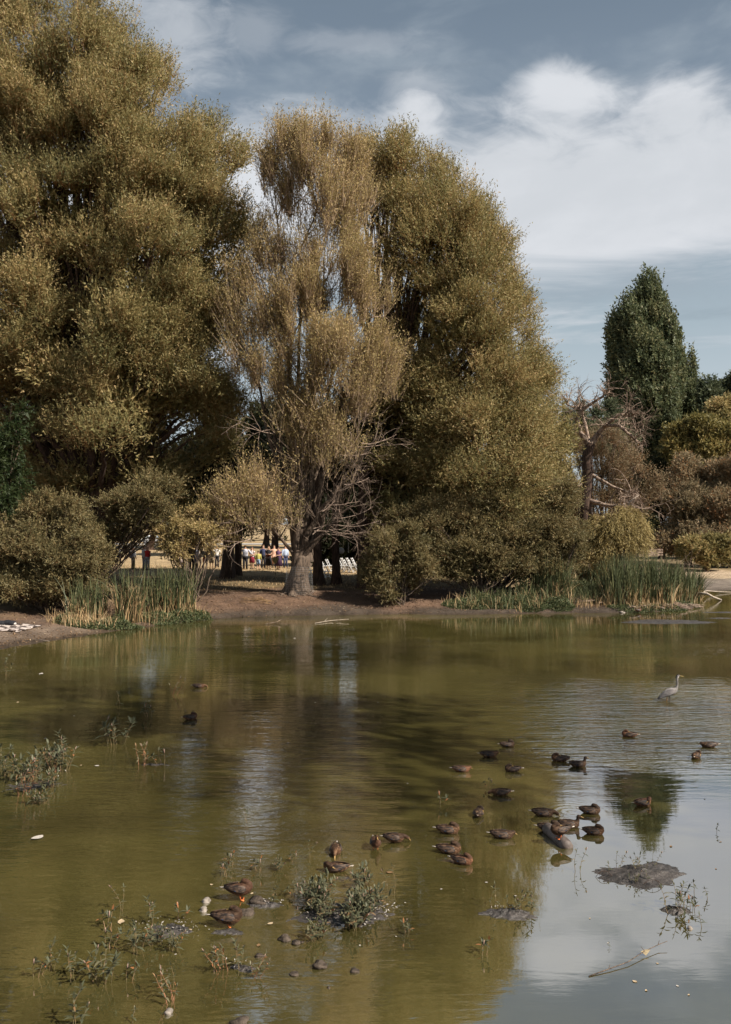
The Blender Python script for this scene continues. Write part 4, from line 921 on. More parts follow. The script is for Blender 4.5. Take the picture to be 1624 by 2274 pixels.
drift('bleached forked branch reaching into the water beyond the reed bed', [(1548, 1318, .5), (1570, 1318, .55), (1585, 1326, .3), (1602, 1332, .02)], .10, M_DEADP, [[(1549, 1318, .5), (1570, 1312, .3), (1595, 1314, .12), (1624, 1315, .05)]])
drift('small sticks on the mud at the far left shore', [(80, 1419, .06), (110, 1424, .05)], .016, M_DEADP)

# rocks
rockm = solid('rock', (0.036, 0.028, 0.022), (0.105, 0.082, 0.065), 9, .9, 1.0, spec=.15, bscale=30)
rockp = solid('pale_rock', (0.15, 0.13, 0.11), (0.30, 0.26, 0.225), 6, .8, .5)
def rock(label, x, y, w, mat=rockm, fl=.55, seed=1, z=0.0):
    rb = random.Random(seed); c = on_z(x, y, z); s = .78 * w * c.y / F; rg = []
    ph = [rb.uniform(0, 6.28) for _ in range(6)]
    for i in range(10):
        th = math.pi * (.03 + .94 * i / 9); ring = []
        for j in range(16):
            a = 2 * math.pi * j / 16; d = Vector((math.sin(th) * math.cos(a), math.sin(th) * math.sin(a), -math.cos(th)))
            k = 1 + .26 * math.sin(3.1 * d.x + ph[0]) + .14 * math.sin(4.3 * d.y + ph[1] + d.z * 2) + .16 * math.sin(6 * d.z + ph[2]) + .05 * math.sin(11 * d.x + ph[3] + 7 * d.y)
            ring.append(Vector((d.x * s * k, d.y * s * .75 * k, d.z * s * fl * k)))
        rg.append(ring)
    mb = MB(); mb.rings(rg); o = mb.build('rock', mat, None, loc=(c.x, c.y, c.z + s * fl * .06)); o.rotation_euler.z = rb.uniform(-.5, .5)
    return tag(o, label, 'rock', 'rocks in the shallows')
for i, (x, y, w, mt, fl, lab) in enumerate(((458, 2002, 15, rockp, .5, 'pale rock left of the standing duck, upper of two'), (452, 2022, 14, rockp, .6, 'pale grey rock just below the palest rock'), (578, 2006, 27, rockm, .55, 'long dark rock right of the standing duck'), (546, 2030, 20, rockm, .7, 'round rock between the two resting ducks'),
    (560, 2020, 9, rockm, .7, 'small stone between the round rock and the long dark rock'), (632, 2086, 21, rockm, .5, 'dark flat rock, left of a touching pair'), (662, 2094, 17, rockm, .45, 'smaller flat rock, right of a touching pair'), (578, 2124, 13, rockm, .55, 'small rock above the reddish weed'), (713, 2148, 22, rockm, .7, 'rounded rock standing alone below the dense weed patch'),
    (790, 2158, 15, rockm, .4, 'low rock right of the lone rounded rock'), (375, 2250, 15, rockp, .6, 'pale rock at the foot of a reddish weed'), (652, 2164, 17, rockm, .2, 'nearly sunken dark rock below the pair of flat rocks'), (530, 2272, 26, rockm, .5, 'rock cut by the bottom edge of the view'), (1533, 2062, 10, rockp, .5, 'small tan rock below the little mud hump'), (1383, 1361, 8, rockp, .6, 'pale stone at the waterline below the sticks'), (730, 2194, 6, rockm, .5, 'tiny stone below the lone rounded rock'))):
    rock(lab, x, y, w, mt, fl, i + 3)

# the log some ducks rest on
a, b = on_z(1214, 1838, .06), on_z(1262, 1880, .03)
mb = MB(); d_ = (b - a); mb.tube([a + d_ * t + Vector((0, 0, .012 * math.sin(5 * t))) for t in (0, .05, .3, .6, .9, 1)], [.07, .095, .10, .095, .10, .085], 14)
tag(mb.build('log', solid('wet_log', (.07, .056, .05), (.16, .13, .115), 5, .55, .6)), 'short thick log half afloat among the huddled ducks', 'log')
# branch floating near the right foreground
lb = [on_z(*q) for q in ((1308, 2168, .005), (1352, 2152, .02), (1395, 2136, .03), (1432, 2112, .045), (1462, 2098, .05), (1482, 2090, .07))]
ft = empty('floating_branch', lb[2]); tag(ft, 'slender pale branch floating in the near right water', 'branch')
mb = MB(); mb.tube(lb, taper(.007, .0035, 5), 7); [mb.tube([lb[i], lb[i] + Vector((.03 * s_, .05, .03))], [.005, .002], 5) for i, s_ in ((1, 1), (3, -1), (4, 1))]; mb.build('twig', M_BARK, ft)
mb = MB(); q = lb[3]; mb.add([q + Vector(v_) for v_ in ((-.05, -.01, .0), (0, -.05, -.028), (.07, .01, .01), (.02, .03, .005))], [(0, 1, 2, 3)]); mb.build('dead_leaf', solid('dead_leaf', (.22, .17, .1), (.36, .29, .18), 20), ft)

# small dead leaves and scraps on the water
flm = [solid('tan_scrap', (.30, .22, .13), (.46, .36, .24), 20), solid('pale_scrap', (.3, .27, .24), (.46, .42, .38), 20), solid('brown_scrap', (.12, .07, .035), (.22, .13, .06), 20)]
fl_me = []
for i in range(3):
    vs, fs = [], []
    for j in range(6):
        t = j / 5; w = .32 * math.sin(math.pi * min(1, t * .96 + .02)) ** .8
        vs += [(t - .5, w + .05 * math.sin(3 * t), .03 + .10 * t * t), (t - .5, 0, .0 + .06 * t * t), (t - .5, -w, .04 + .08 * (1 - t) ** 2)]
    for j in range(5):
        for k in range(2): fs.append((3 * j + k, 3 * j + k + 1, 3 * j + k + 4, 3 * j + k + 3))
    me = mesh_np('floating_leaf', vs, fs); me.materials.append(flm[i]); fl_me.append(me)
rb = random.Random(8)
scr = [(92, 1497, 14, 1), (215, 1701, 12, 1), (82, 1862, 30, 1), (180, 1700, 6, 0), (100, 1640, 6, 1), (40, 1560, 8, 0), (20, 1455, 6, 1), (655, 1418, 8, 1), (440, 1523, 6, 0), (590, 2000, 8, 0), (900, 2005, 5, 1), (865, 1938, 16, 2), (560, 1985, 9, 0), (470, 1965, 9, 0), (600, 2052, 14, 0), (575, 2100, 13, 2), (420, 2066, 13, 0), (270, 2048, 22, 0), (165, 1590, 6, 1), (725, 1990, 7, 1), (880, 2080, 5, 1), (390, 2120, 6, 1), (800, 2100, 6, 1), (1080, 1960, 7, 1), (980, 1975, 6, 1), (1310, 2040, 5, 0), (1410, 2180, 12, 0), (1435, 2200, 8, 0), (1505, 2190, 8, 1), (1590, 1930, 6, 2), (1600, 1870, 6, 2), (1490, 1880, 9, 2), (1460, 2140, 7, 0), (1350, 2095, 5, 1), (1530, 2210, 7, 0), (640, 1650, 6, 1), (700, 1560, 5, 1), (905, 1740, 5, 1), (840, 1560, 4, 1), (1145, 1990, 6, 1), (1565, 1775, 5, 2), (1330, 1760, 4, 0)]
for i, (x, y, w, k) in enumerate(scr):
    c = on_z(x, y); s = w * c.y / F
    o = bpy.data.objects.new('floating_leaf', fl_me[k]); COL.objects.link(o); o.location = c + Vector((0, 0, .003)); o.scale = (s, s, s); o.rotation_euler.z = rb.uniform(0, 6.28)
    tag(o, ('small tan dead leaf floating on the water', 'small pale scrap floating on the water', 'dark brown leaf floating on the water')[k], 'leaf', ('tan leaves afloat', 'pale scraps afloat', 'brown leaves afloat')[k])

# ------------------------------------------------------------------ water weeds
def lance(mb, p, d, L, w, rng, droop=.35):
    d = Vector(d).normalized(); s = d.cross(Vector((0, 0, 1))); s = s.normalized() if s.length > .05 else Vector((1, 0, 0)); pts = []
    for i in range(5):
        t = i / 4; c = p + d * L * t - Vector((0, 0, droop * L * t * t)); ww = w * math.sin(math.pi * (.08 + .92 * t) ** .8) * .5 if i < 4 else 0.001
        pts += [c + s * ww + Vector((0, 0, ww * .4)), c - s * ww + Vector((0, 0, ww * .4))]
    mb.add(pts, [(2 * i, 2 * i + 1, 2 * i + 3, 2 * i + 2) for i in range(4)])
def weed(seed, h, ns, leaf=.10, lw=.021, lean=.5, gap=.055, red=False, sparse=1.0, flower=True):
    """prototype: root empty with stems, leaves and blossom spikes; height h metres"""
    rb = random.Random(seed); t = empty('waterweed'); st, lf, fl = MB(), MB(), MB()
    for k in range(ns):
        a = rb.uniform(0, 6.28); r0 = rb.uniform(0, .05) * (1 if ns < 4 else 2)
        p = Vector((r0 * math.cos(a), r0 * math.sin(a), -.03)); d = Vector((math.cos(a) * lean * rb.uniform(.2, 1), math.sin(a) * lean * rb.uniform(.2, 1), 1)).normalized()
        H = h * rb.uniform(.55, 1.05); n = max(3, int(H / gap)); pts = [p.copy()]; ang = rb.uniform(0, 6.28)
        for i in range(n):
            d = (d + Vector((rb.gauss(0, .12), rb.gauss(0, .12), rb.gauss(.02, .05)))).normalized(); p = p + d * H / n; pts.append(p.copy())
            if i > 0 and rb.random() < sparse:
                ang += 2.4; f = (1.1 - .5 * i / n) * rb.uniform(.7, 1.2)
                lance(lf, p, (math.cos(ang), math.sin(ang), rb.uniform(.2, .9)), leaf * f, lw * f, rb)
                if rb.random() < .45: lance(lf, p, (math.cos(ang + 2.8), math.sin(ang + 2.8), rb.uniform(.1, .8)), leaf * f * .8, lw * f * .8, rb)
        st.tube(pts, taper(.0045, .002, n), 5, False)
        for q in range(2): lance(lf, p, (rb.gauss(0, .5), rb.gauss(0, .5), 1), leaf * .7, lw * .7, rb, .1)
        if flower and rb.random() < .35: fl.tube([p, p + d * .03, p + d * .055], [.003, .006, .003], 5)
    st.build('stem', M_WSTEM_R if red else M_WSTEM, t)
    me = lf.mesh('leaves'); rng = np.random.default_rng(seed); a_ = me.attributes.new('tint', 'FLOAT', 'FACE'); nl = len(me.polygons) // 4
    a_.data.foreach_set('value', np.repeat(np.clip(rng.normal(.5 if not red else .7, .25, nl), 0, 1), 4).astype(np.float32)); link('leaves', me, M_WEED, t)
    if fl.n: fl.build('blossom', M_BLOSSOM, t)
    return t
M_WSTEM = solid('weed_stem', (.13, .12, .06), (.24, .15, .08), 30)
M_WSTEM_R = solid('red_weed_stem', (.24, .11, .06), (.36, .18, .10), 30)
M_BLOSSOM = solid('weed_blossom', (.24, .15, .12), (.36, .24, .19), 60)
PROT = {'bushy': weed(1, .30, 9, .14, .036), 'tall': weed(2, .42, 3, .15, .038, .3, .055), 'small': weed(3, .16, 3, .10, .028, .6), 'red': weed(4, .34, 5, .11, .027, .7, .055, True, .8), 'thin': weed(5, .36, 2, .09, .022, .25, .05, False, .8), 'dense': weed(6, .24, 14, .14, .038, .7, .045), 'sprig': weed(7, .2, 1, .08, .022, .15, .04, False, .9), 'dark': weed(8, .32, 6, .10, .026, .5, .045)}
used = set()
def plant(kind, x, y, label, s=1.0, group='waterweeds', z=0.0):
    o = PROT[kind]
    if kind in used: o = copy_tree(o)
    used.add(kind)
    p = on_z(x, y, 0); o.location = p; o.rotation_euler.z = R_.uniform(0, 6.28); o.scale = (s, s, s)
    return tag(o, label, 'water plant', group)
G_ = 'weeds of the '
for i in range(16):                                                     # the left cluster
    x, y = R_.uniform(-5, 150), R_.uniform(1680, 1785)
    plant(R_.choice(('bushy', 'red', 'dense', 'bushy', 'tall')), x, y, 'sprig in the reddish green weed bed at the left edge of the water', R_.uniform(1.0, 1.7), G_ + 'left bed')
for i in range(17):                                                     # the big patch in the middle foreground
    x, y = R_.gauss(765, 50), R_.gauss(2020, 42)
    plant(R_.choice(('bushy', 'dense', 'dense', 'tall')), max(690, min(840, x)), max(1960, min(2085, y)), 'grey green sprig of the dense weed patch below the preening duck', R_.uniform(.8, 1.15), G_ + 'middle patch')
for k, x, y, s, lab in (('bushy', 258, 1652, 1.9, 'tuft standing alone up the left water, between the weed bed and the swimming ducks'), ('red', 380, 1542, 1.6, 'small tuft beside the far left swimming duck'), ('thin', 262, 1572, 1.3, 'faint sprig below the left cattail reflection'), ('small', 330, 1592, 1.9, 'low sprig left of the small drifting duck'),
    ('red', 318, 1700, 1.3, 'left tuft on the thin mud strip'), ('small', 358, 1697, 2.0, 'right tuft on the thin mud strip'), ('tall', 18, 1500, 1.4, 'tuft at the left edge near the shore'),
    ('tall', 118, 2150, .75, 'pale tuft of the lower left group, second from the left'), ('small', 84, 2168, 1.3, 'low tuft at the far left of the lower left group'), ('tall', 162, 2165, .8, 'thin tuft of the lower left group beside a pale scrap'), ('bushy', 228, 2178, 1.1, 'fullest tuft of the lower left group'), ('small', 290, 2175, 1.2, 'trailing sprig right of the fullest lower left tuft'),
    ('tall', 172, 2285, 1.0, 'large leaved weed at the bottom left edge'), ('thin', 268, 2022, 1.0, 'tall bare stemmed weed above the left mud'), ('small', 240, 2062, 1.5, 'low weed left of the yellow leaf'), ('small', 243, 2100, 1.4, 'low weed just below the yellow leaf'), ('tall', 340, 2050, .85, 'leafy weed at the top of the left mud'),
    ('dense', 345, 2095, .8, 'weed clump on the left mud'), ('bushy', 300, 2110, .9, 'weed clump at the left side of the mud'), ('small', 400, 2040, 1.3, 'sprig at the right of the left mud'), ('bushy', 385, 2110, .7, 'weed at the right side of the left mud'), ('red', 385, 2228, .95, 'reddish weed rising from the pale rock'), ('thin', 380, 2195, .8, 'reddish weed above the pale rock'),
    ('red', 500, 2150, 1.0, 'left reddish weed by the small mud patch'), ('tall', 535, 2150, .8, 'middle weed by the small mud patch'), ('red', 562, 2168, .8, 'right weed by the small mud patch'), ('small', 480, 2128, 1.0, 'tiny sprig left of the small mud patch'), ('sprig', 296, 2272, .9, 'single sprig at the bottom edge'),
    ('thin', 545, 1840, .9, 'twin sprig in open water above the standing duck'), ('small', 512, 1922, 1.2, 'sprig above the standing duck'), ('small', 498, 1945, 1.2, 'sprig left of the standing duck'), ('small', 575, 1935, 1.2, 'sprig right above the standing duck'), ('dense', 620, 1930, .6, 'dark tuft in the pale reflection'), ('tall', 608, 2008, .6, 'leafy sprig on the rocks right of the standing duck'),
    ('small', 655, 1990, 1.1, 'sprig beside the dense weed patch'), ('thin', 690, 1905, .8, 'sprig left of the duck that dips its head'), ('small', 655, 1915, .9, 'small sprig left of the preening duck'), ('small', 905, 2070, 1.0, 'pale sprig right of the dense weed patch'), ('thin', 868, 1985, 1.2, 'bent sprig at the right edge of the dense weed patch'), ('small', 980, 1785, 1.4, 'lone twiggy sprig in the middle water'),
    ('small', 1088, 1752, 1.2, 'sprig behind the duck that swims left'), ('dark', 1150, 2022, .95, 'leafy weed at the right of the feather strewn mud'), ('tall', 1178, 2025, .75, 'leaning weed at the right end of the feather strewn mud'), ('thin', 1095, 2015, .9, 'bare weed at the left of the feather strewn mud'), ('small', 1075, 2120, 1.2, 'lone weed in the olive reflection'), ('thin', 1284, 1935, 1.0, 'tall thin weed below the huddled ducks'),
    ('sprig', 1355, 1940, 1.0, 'low dark weed at the left end of the mud hump'), ('thin', 1375, 1930, .8, 'dark weed on the left of the mud hump'), ('dark', 1418, 1935, .85, 'tallest dark weed on the mud hump'), ('thin', 1455, 1925, .7, 'bare weed on the right of the mud hump'), ('dark', 1412, 1960, .6, 'dark weed at the front of the mud hump'), ('sprig', 1440, 1958, .9, 'small weed at the front of the mud hump'),
    ('dark', 1500, 2028, 1.25, 'bushy dark weed on the little mud hump'), ('tall', 1507, 2012, .85, 'upright dark weed behind the little mud hump'), ('small', 1538, 2018, 1.0, 'thin weed right of the little mud hump'), ('sprig', 1540, 1980, 1.1, 'dark sprig right of the mud hump, left of a pair'), ('sprig', 1571, 1995, 1.0, 'dark sprig right of the mud hump, right of a pair'), ('sprig', 1560, 2060, 1.1, 'dark sprig beside the small tan rock'), ('sprig', 1593, 1850, .9, 'curled sprig at the right edge near the poplar reflection'), ('sprig', 1354, 2105, .4, 'tiny sprig in the bright sky reflection'), ('sprig', 1384, 1910, .4, 'tiny sprig above the mud hump'), ('sprig', 945, 1860, .4, 'tiny sprig left of the duck row')):
    plant(k, x, y, lab, s, 'single waterweeds')
for k, o in PROT.items():
    if k not in used: print('unused', k)
# stems bent into hoops by the mud hump
for i, (x0, x1, y, lab) in enumerate(((1322, 1362, 1948, 'stem bent into a hoop at the left of the mud hump'), (1424, 1475, 1968, 'stem bent into a hoop in front of the mud hump'))):
    a, b = on_z(x0, y), on_z(x1, y); h = .1; pts = [a.lerp(b, t) + Vector((0, 0, h * math.sin(math.pi * t) ** .8 - .01)) for t in np.linspace(0, 1, 9)]
    mb = MB(); mb.tube(pts, .0035, 5); [mb.tube([pts[j], pts[j] - Vector((0, 0, .05))], .002, 4) for j in (2, 4, 6)]
    tag(mb.build('bent_stem', M_BARK_D), lab, 'stem', 'hoops of bent stems')
# pale feathers on the mud and weed patches
rng = np.random.default_rng(77); Pf = []
for (x, y, rx, ry, n) in ((790, 2035, .5, .35, 90), (830, 2020, .35, .25, 70), (380, 2060, .45, .2, 70), (1125, 2022, .22, .06, 26), (600, 2008, .25, .08, 28), (540, 2140, .25, .1, 16), (700, 2030, .2, .2, 20), (420, 2075, .4, .15, 25), (60, 1730, .9, .6, 20)):
    c = on_z(x, y); a = rng.uniform(0, 6.28, n); r = np.sqrt(rng.uniform(0, 1, n))
    Pf.append(np.stack([c.x + rx * r * np.cos(a), c.y + ry * r * np.sin(a), rng.uniform(.02, .07, n)], 1))
Pf = np.concatenate(Pf); m_ = len(Pf); ld = unit(rng.normal(size=(m_, 3)) * np.array([1, 1, .5])); s = unit(np.cross(ld, np.array([0, 0, 1.0]) + rng.normal(0, .5, (m_, 3)))); l = rng.uniform(.015, .045, (m_, 1))
V = np.stack([Pf, Pf + ld * l * .5 + s * l * .22, Pf + ld * l, Pf + ld * l * .5 - s * l * .22], 1).reshape(-1, 3)
tag(link('feathers', mesh_np('feathers', V, np.arange(m_ * 4).reshape(-1, 4), False), solid('down', (.24, .22, .2), (.42, .39, .36), 9)), 'moulted pale feathers strewn over mud and weeds', 'feathers', kind='stuff')
# ------------------------------------------------------------------ ducks
def plumage(name, dark, mid, buff, scale=26):
    m, g, out = new_mat(name); p = g.n('ShaderNodeBsdfPrincipled'); p.inputs['Roughness'].default_value = .75; p.inputs['Specular IOR Level'].default_value = .2
    co = g.n('ShaderNodeTexCoord').outputs['Object']; mp = g.n('ShaderNodeMapping'); g.put(mp.inputs[0], co); mp.inputs['Scale'].default_value = (.6, 1, 1.25)
    vo = g.n('ShaderNodeTexVoronoi'); vo.inputs['Scale'].default_value = scale * 1.6; g.put(vo.inputs['Vector'], mp.outputs[0])
    n = g.noise(mp.outputs[0], scale, 3, .6); x, y, z = g.sep(co)
    c = g.mix(g.ss(vo.outputs['Distance'], .25, .6), dark, mid); c = g.mix(g.ss(n, .50, .60), c, buff)
    c = g.mix(g.m('MULTIPLY', g.ss(x, .05, .16), .55), c, mid); c = g.mix(g.m('MULTIPLY', g.ss(z, .10, .14), .7), c, dark)
    g.put(p.inputs['Base Color'], c); g.nt.links.new(p.outputs[0], out.inputs[0]); return m
DUCK_M = [plumage('brown_plumage', (.016, .009, .006), (.085, .041, .02), (.24, .145, .085)), plumage('dark_plumage', (.012, .008, .006), (.055, .029, .016), (.18, .115, .07)), plumage('rusty_plumage', (.028, .014, .009), (.15, .067, .035), (.25, .135, .08))]
M_WINGF = solid('wing_feather', (.012, .008, .007), (.085, .052, .034), 30, .6, stretch=(.5, 1, 1.4), contrast=(.42, .6))
M_TAILF = solid('tail_feather', (.12, .08, .055), (.62, .56, .50), 40, .7, stretch=(.2, 3, 1), contrast=(.4, .55))
M_BILL = solid('duck_bill', (.20, .13, .05), (.36, .22, .07), 40, .5)
M_LEG = solid('duck_leg', (.55, .13, .04), (.7, .2, .06), 20, .5)
M_BLUEF = solid('blue_speculum', (.01, .02, .05), (.02, .05, .12), 20, .4)
M_EYE = solid('eye', (.005, .004, .004), None, 5, .2)
SECS = ((-.255, .082, .010, .006), (-.21, .075, .036, .018), (-.16, .06, .062, .042), (-.10, .05, .084, .068), (-.03, .044, .098, .086), (.04, .044, .101, .092), (.10, .05, .092, .086), (.145, .058, .068, .068), (.175, .066, .032, .036))
def duck(pose, mat, lift=0.0):
    t = empty('duck'); mb = MB(); L = Vector((0, 0, lift))
    mb.loft([(Vector((x, 0, z)) + L, (0, w, 0), (0, 0, h)) for x, z, w, h in SECS], 16)
    def neck(pts, rad): mb.tube([Vector(p) + L for p in pts], rad, 12)
    if pose == 'tucked':
        neck(((.135, 0, .06), (.135, .0, .12), (.095, .0, .155), (.055, .012, .158), (.02, .02, .148)), (.06, .05, .043, .040, .024)); head = (.055, .012, .162); bill = ((.022, .02, .148), (-.03, .03, .134)); hr = (.047, .036, .038)
    elif pose == 'swim':
        neck(((.11, 0, .08), (.145, 0, .12), (.15, 0, .165), (.158, 0, .20)), (.06, .042, .031, .033)); head = (.168, 0, .208); bill = ((.202, 0, .204), (.262, 0, .188)); hr = (.044, .031, .034)
    elif pose == 'dabble':
        neck(((.11, 0, .07), (.17, .0, .085), (.215, .0, .072), (.245, 0, .05)), (.065, .045, .036, .033)); head = (.25, 0, .05); bill = ((.275, 0, .03), (.31, 0, -.012)); hr = (.042, .032, .034)
    elif pose == 'preen':
        neck(((.135, 0, .07), (.15, .02, .125), (.12, .06, .14), (.075, .085, .115)), (.058, .046, .038, .033)); head = (.07, .088, .112); bill = ((.04, .095, .095), (-.01, .098, .072)); hr = (.043, .034, .035)
    else:                                                              # 'low': flattened, head down on the breast
        neck(((.13, 0, .06), (.165, 0, .095), (.185, 0, .10)), (.06, .046, .036)); head = (.185, 0, .10); bill = ((.215, 0, .085), (.255, 0, .06)); hr = (.045, .034, .036)
    d = (Vector(bill[1]) - Vector(bill[0])); rot = d.to_track_quat('X', 'Z').to_matrix()
    mb.ball(Vector(head) + L, hr, 14, 10, rot)
    o = mb.build('body', mat, t)
    bake(o, lambda q: (setattr(q.modifiers.new('r', 'REMESH'), 'voxel_size', .0095), setattr(q.modifiers.new('s', 'SMOOTH'), 'iterations', 3)))
    o.data.polygons.foreach_set('use_smooth', [True] * len(o.data.polygons))
    b0, b1 = Vector(bill[0]) + L, Vector(bill[1]) + L; mb = MB(); q = (b1 - b0); side = Vector((-q.y, q.x, 0)); side = side.normalized() if side.length > 1e-4 else Vector((0, 1, 0)); upv = q.cross(side).normalized()
    mb.loft([(b0 - q * .15, side * .015, upv * .014), (b0 + q * .3, side * .013, upv * .008), (b0 + q * .75, side * .0145, upv * .005), (b1, side * .009, upv * .003)], 10); mb.build('bill', M_BILL, t)
    for s in (-1, 1):
        mb = MB(); mb.ball(Vector(head) + L + rot @ Vector((hr[0] * .45, s * hr[1] * .9, hr[2] * .25)), .0045, 6, 5); mb.build('eye', M_EYE, t)
    for s in (-1, 1):
        mb = MB(); sec = []
        for (x, y, z, w, h) in ((.10, .080, .075, .006, .012), (.06, .094, .078, .012, .045), (-.02, .094, .082, .013, .050), (-.10, .078, .092, .012, .040), (-.17, .050, .102, .009, .026), (-.235, .022, .108, .004, .008)):
            sec.append((Vector((x, s * y, z)) + L, Vector((0, w * .8, s * -w * .5)), Vector((0, -s * h * .42, h))))
        mb.loft(sec, 10); wing = mb.build('wing', M_WINGF, t)
        mb = MB(); mb.loft([(Vector((x, s * y, z)) + L, Vector((0, .006, 0)), Vector((0, -s * .004, .012))) for x, y, z in ((-.05, .1, .058), (-.07, .097, .06), (-.085, .092, .063))], 8); mb.build('speculum', M_BLUEF, wing)
    mb = MB()
    for k in range(-3, 4):
        a = k * .11; p0, p1 = Vector((-.18, k * .008, .078)) + L, Vector((-.18 - .115 * math.cos(a), -.115 * math.sin(a) + k * .008, .098 - abs(k) * .004)) + L
        mb.loft([(p0, (0, .010, 0), (0, 0, .003)), (p0.lerp(p1, .6), (0, .012, 0), (0, 0, .0025)), (p1, (0, .004, 0), (0, 0, .001))], 6)
    mb.build('tail', M_TAILF, t)
    if lift:
        for s in (-1, 1):
            mb = MB(); k = Vector((.01, s * .045, 0)); mb.tube([k + Vector((-.02, 0, lift - .01)), k + Vector((-.005, 0, lift * .5)), k + Vector((.005, 0, .012))], [.016, .008, .006], 7)
            for a in (-.5, 0, .5): mb.tube([k + Vector((0, 0, .012)), k + Vector((.055 * math.cos(a), .055 * math.sin(a), .004))], [.006, .004], 5)
            mb.add([k + Vector(v_) for v_ in ((0, 0, .009), (.05, -.027, .004), (.056, 0, .005), (.05, .027, .004))], [(0, 1, 2), (0, 2, 3)])
            mb.build('leg', M_LEG, t)
    return t
PD = {}
def put_duck(pose, mat, x, y, rz, label, lift=0.0, s=1.0, z=0.0, flip=False):
    key = (pose, mat, lift)
    o = PD[key] if key in PD and not PD[key].get('category') else (copy_tree(PD[key]) if key in PD else duck(pose, DUCK_M[mat], lift))
    PD.setdefault(key, o)
    o.location = on_z(x, y, z); o.rotation_euler.z = math.radians(rz); o.scale = (s, -s if flip else s, s)
    return tag(o, label, 'duck', 'ducks on the pond')
DK = [('dabble', 0, 443, 1527, 0, 'duck swimming low to the right at the far left, ahead of its dark wake'), ('tucked', 2, 424, 1597, 35, 'small duck with raised white tail, alone in the left water'),
      ('tucked', 1, 1128, 1658, 8, 'farthest duck of the loose middle group, head tucked, facing right'), ('low', 0, 1087, 1680, 5, 'duck just left of and below the farthest tucked one'), ('low', 2, 1026, 1713, 0, 'leftmost duck of the loose middle group, facing right'),
      ('tucked', 1, 1138, 1713, 180, 'duck with its tail to the right, below the farthest tucked one'), ('dabble', 0, 1112, 1765, 178, 'duck swimming left with its bill in the water'), ('tucked', 0, 1243, 1690, 165, 'duck curled up, left of the one with its bill out'),
      ('swim', 1, 1285, 1702, 3, 'duck with head up and bill to the right, in the bright reflection'), ('tucked', 2, 1397, 1636, 160, 'duck curled up above the poplar reflection'), ('low', 1, 1574, 1659, 176, 'rightmost duck, facing left'),
      ('preen', 0, 1546, 1683, 60, 'pale sided duck just below the rightmost one'), ('preen', 2, 1428, 1788, 25, 'duck with a pale head resting in the poplar reflection'), ('preen', 1, 1062, 1811, 80, 'duck seen from behind with a pale patch on top'),
      ('tucked', 0, 997, 1849, -6, 'duck with tucked head left of the flattened one, tail to the left'), ('low', 1, 1117, 1860, -4, 'flattened dark duck in the middle row'), ('dabble', 1, 1208, 1811, -8, 'duck dipping its bill amid rings, tail feathers trailing left'),
      ('tucked', 1, 1312, 1806, -12, 'duck with tucked head, upper right of the huddle'), ('tucked', 1, 1222, 1845, -10, 'duck behind the upper end of the log'), ('swim', 1, 1266, 1836, -8, 'duck with raised head and yellow bill in the huddle'),
      ('tucked', 0, 1320, 1852, -8, 'duck at the right end of the huddle with barred flank'), ('dabble', 0, 746, 1892, -92, 'duck facing the viewer with its head in the water'), ('tucked', 0, 999, 1893, -8, 'duck with white tail, upper of a touching pair'), ('tucked', 2, 1028, 1917, -25, 'duck with tucked head, lower of a touching pair'),
      ('preen', 0, 745, 1934, 178, 'preening duck with white tail above the dense weed patch')]
for i, (po_, mt, x, y, rz, lab) in enumerate(DK): put_duck(po_, mt, x, y, rz, lab, s=R_.uniform(.80, .92), flip=(po_ == 'preen' and rz < 100))
put_duck('tucked', 0, 1244, 1862, 195, 'duck standing on the lower end of the log on red feet', .11, .84, .09)
put_duck('swim', 2, 834, 1887, -80, 'duck standing in the shallows on orange feet, breast to the viewer', .10, .78, -.02)
put_duck('dabble', 0, 877, 1873, 0, 'hunched duck standing in the shallows, bill to the right', .06, .82, -.02)
put_duck('tucked', 2, 533, 1998, 6, 'large rusty breasted duck standing by the rocks on orange feet', .11, .90, .0)
put_duck('tucked', 0, 507, 2058, 4, 'duck with white tail standing below the rusty breasted one', .08, .94, -.01)
for x, y, rz, lab in ((1383, 1352, -70, 'duck sitting upright on the bank above the pale stone'), (1418, 1357, 20, 'dark duck hunched at the waterline, middle of three on the bank'), (1472, 1353, 10, 'duck tucked among twigs under the reed bed')):
    put_duck('tucked', 2, x, y, rz, lab, 0, 1.0, .10)

# ------------------------------------------------------------------ heron
hp = on_z(1484, 1556); hr = empty('heron', hp); tag(hr, 'grey heron wading with its neck stretched up', 'heron')
h0 = lambda *p: hp + Vector(p)
mb = MB()
mb.tube([h0(x, 0, z) for x, z in ((-.27, .085), (-.20, .13), (-.10, .19), (0, .235), (.10, .26), (.17, .285), (.215, .325), (.245, .39), (.262, .47), (.258, .55), (.25, .62), (.256, .675), (.275, .705), (.305, .705), (.33, .70))],
        [.012, .045, .082, .105, .108, .088, .058, .036, .027, .024, .024, .028, .032, .026, .012], 14)
o = mb.build('body', solid('heron_grey', (.13, .118, .115), (.25, .23, .22), 14, .8, .3, stretch=(.6, 1, 1)), hr)
for s in (-1, 1):
    mb = MB(); mb.loft([(h0(x, s * y, z), (0, .012, 0), (0, s * -.02, h)) for x, y, z, h in ((.17, .07, .29, .03), (.10, .098, .28, .075), (0, .10, .24, .085), (-.12, .075, .18, .07), (-.22, .045, .115, .045), (-.30, .02, .06, .012))], 10)
    mb.build('wing', solid('heron_wing', (.09, .083, .085), (.21, .195, .19), 22, .8, .3, stretch=(.4, 1, 2)) if s == -1 else MATS['heron_wing'], hr)
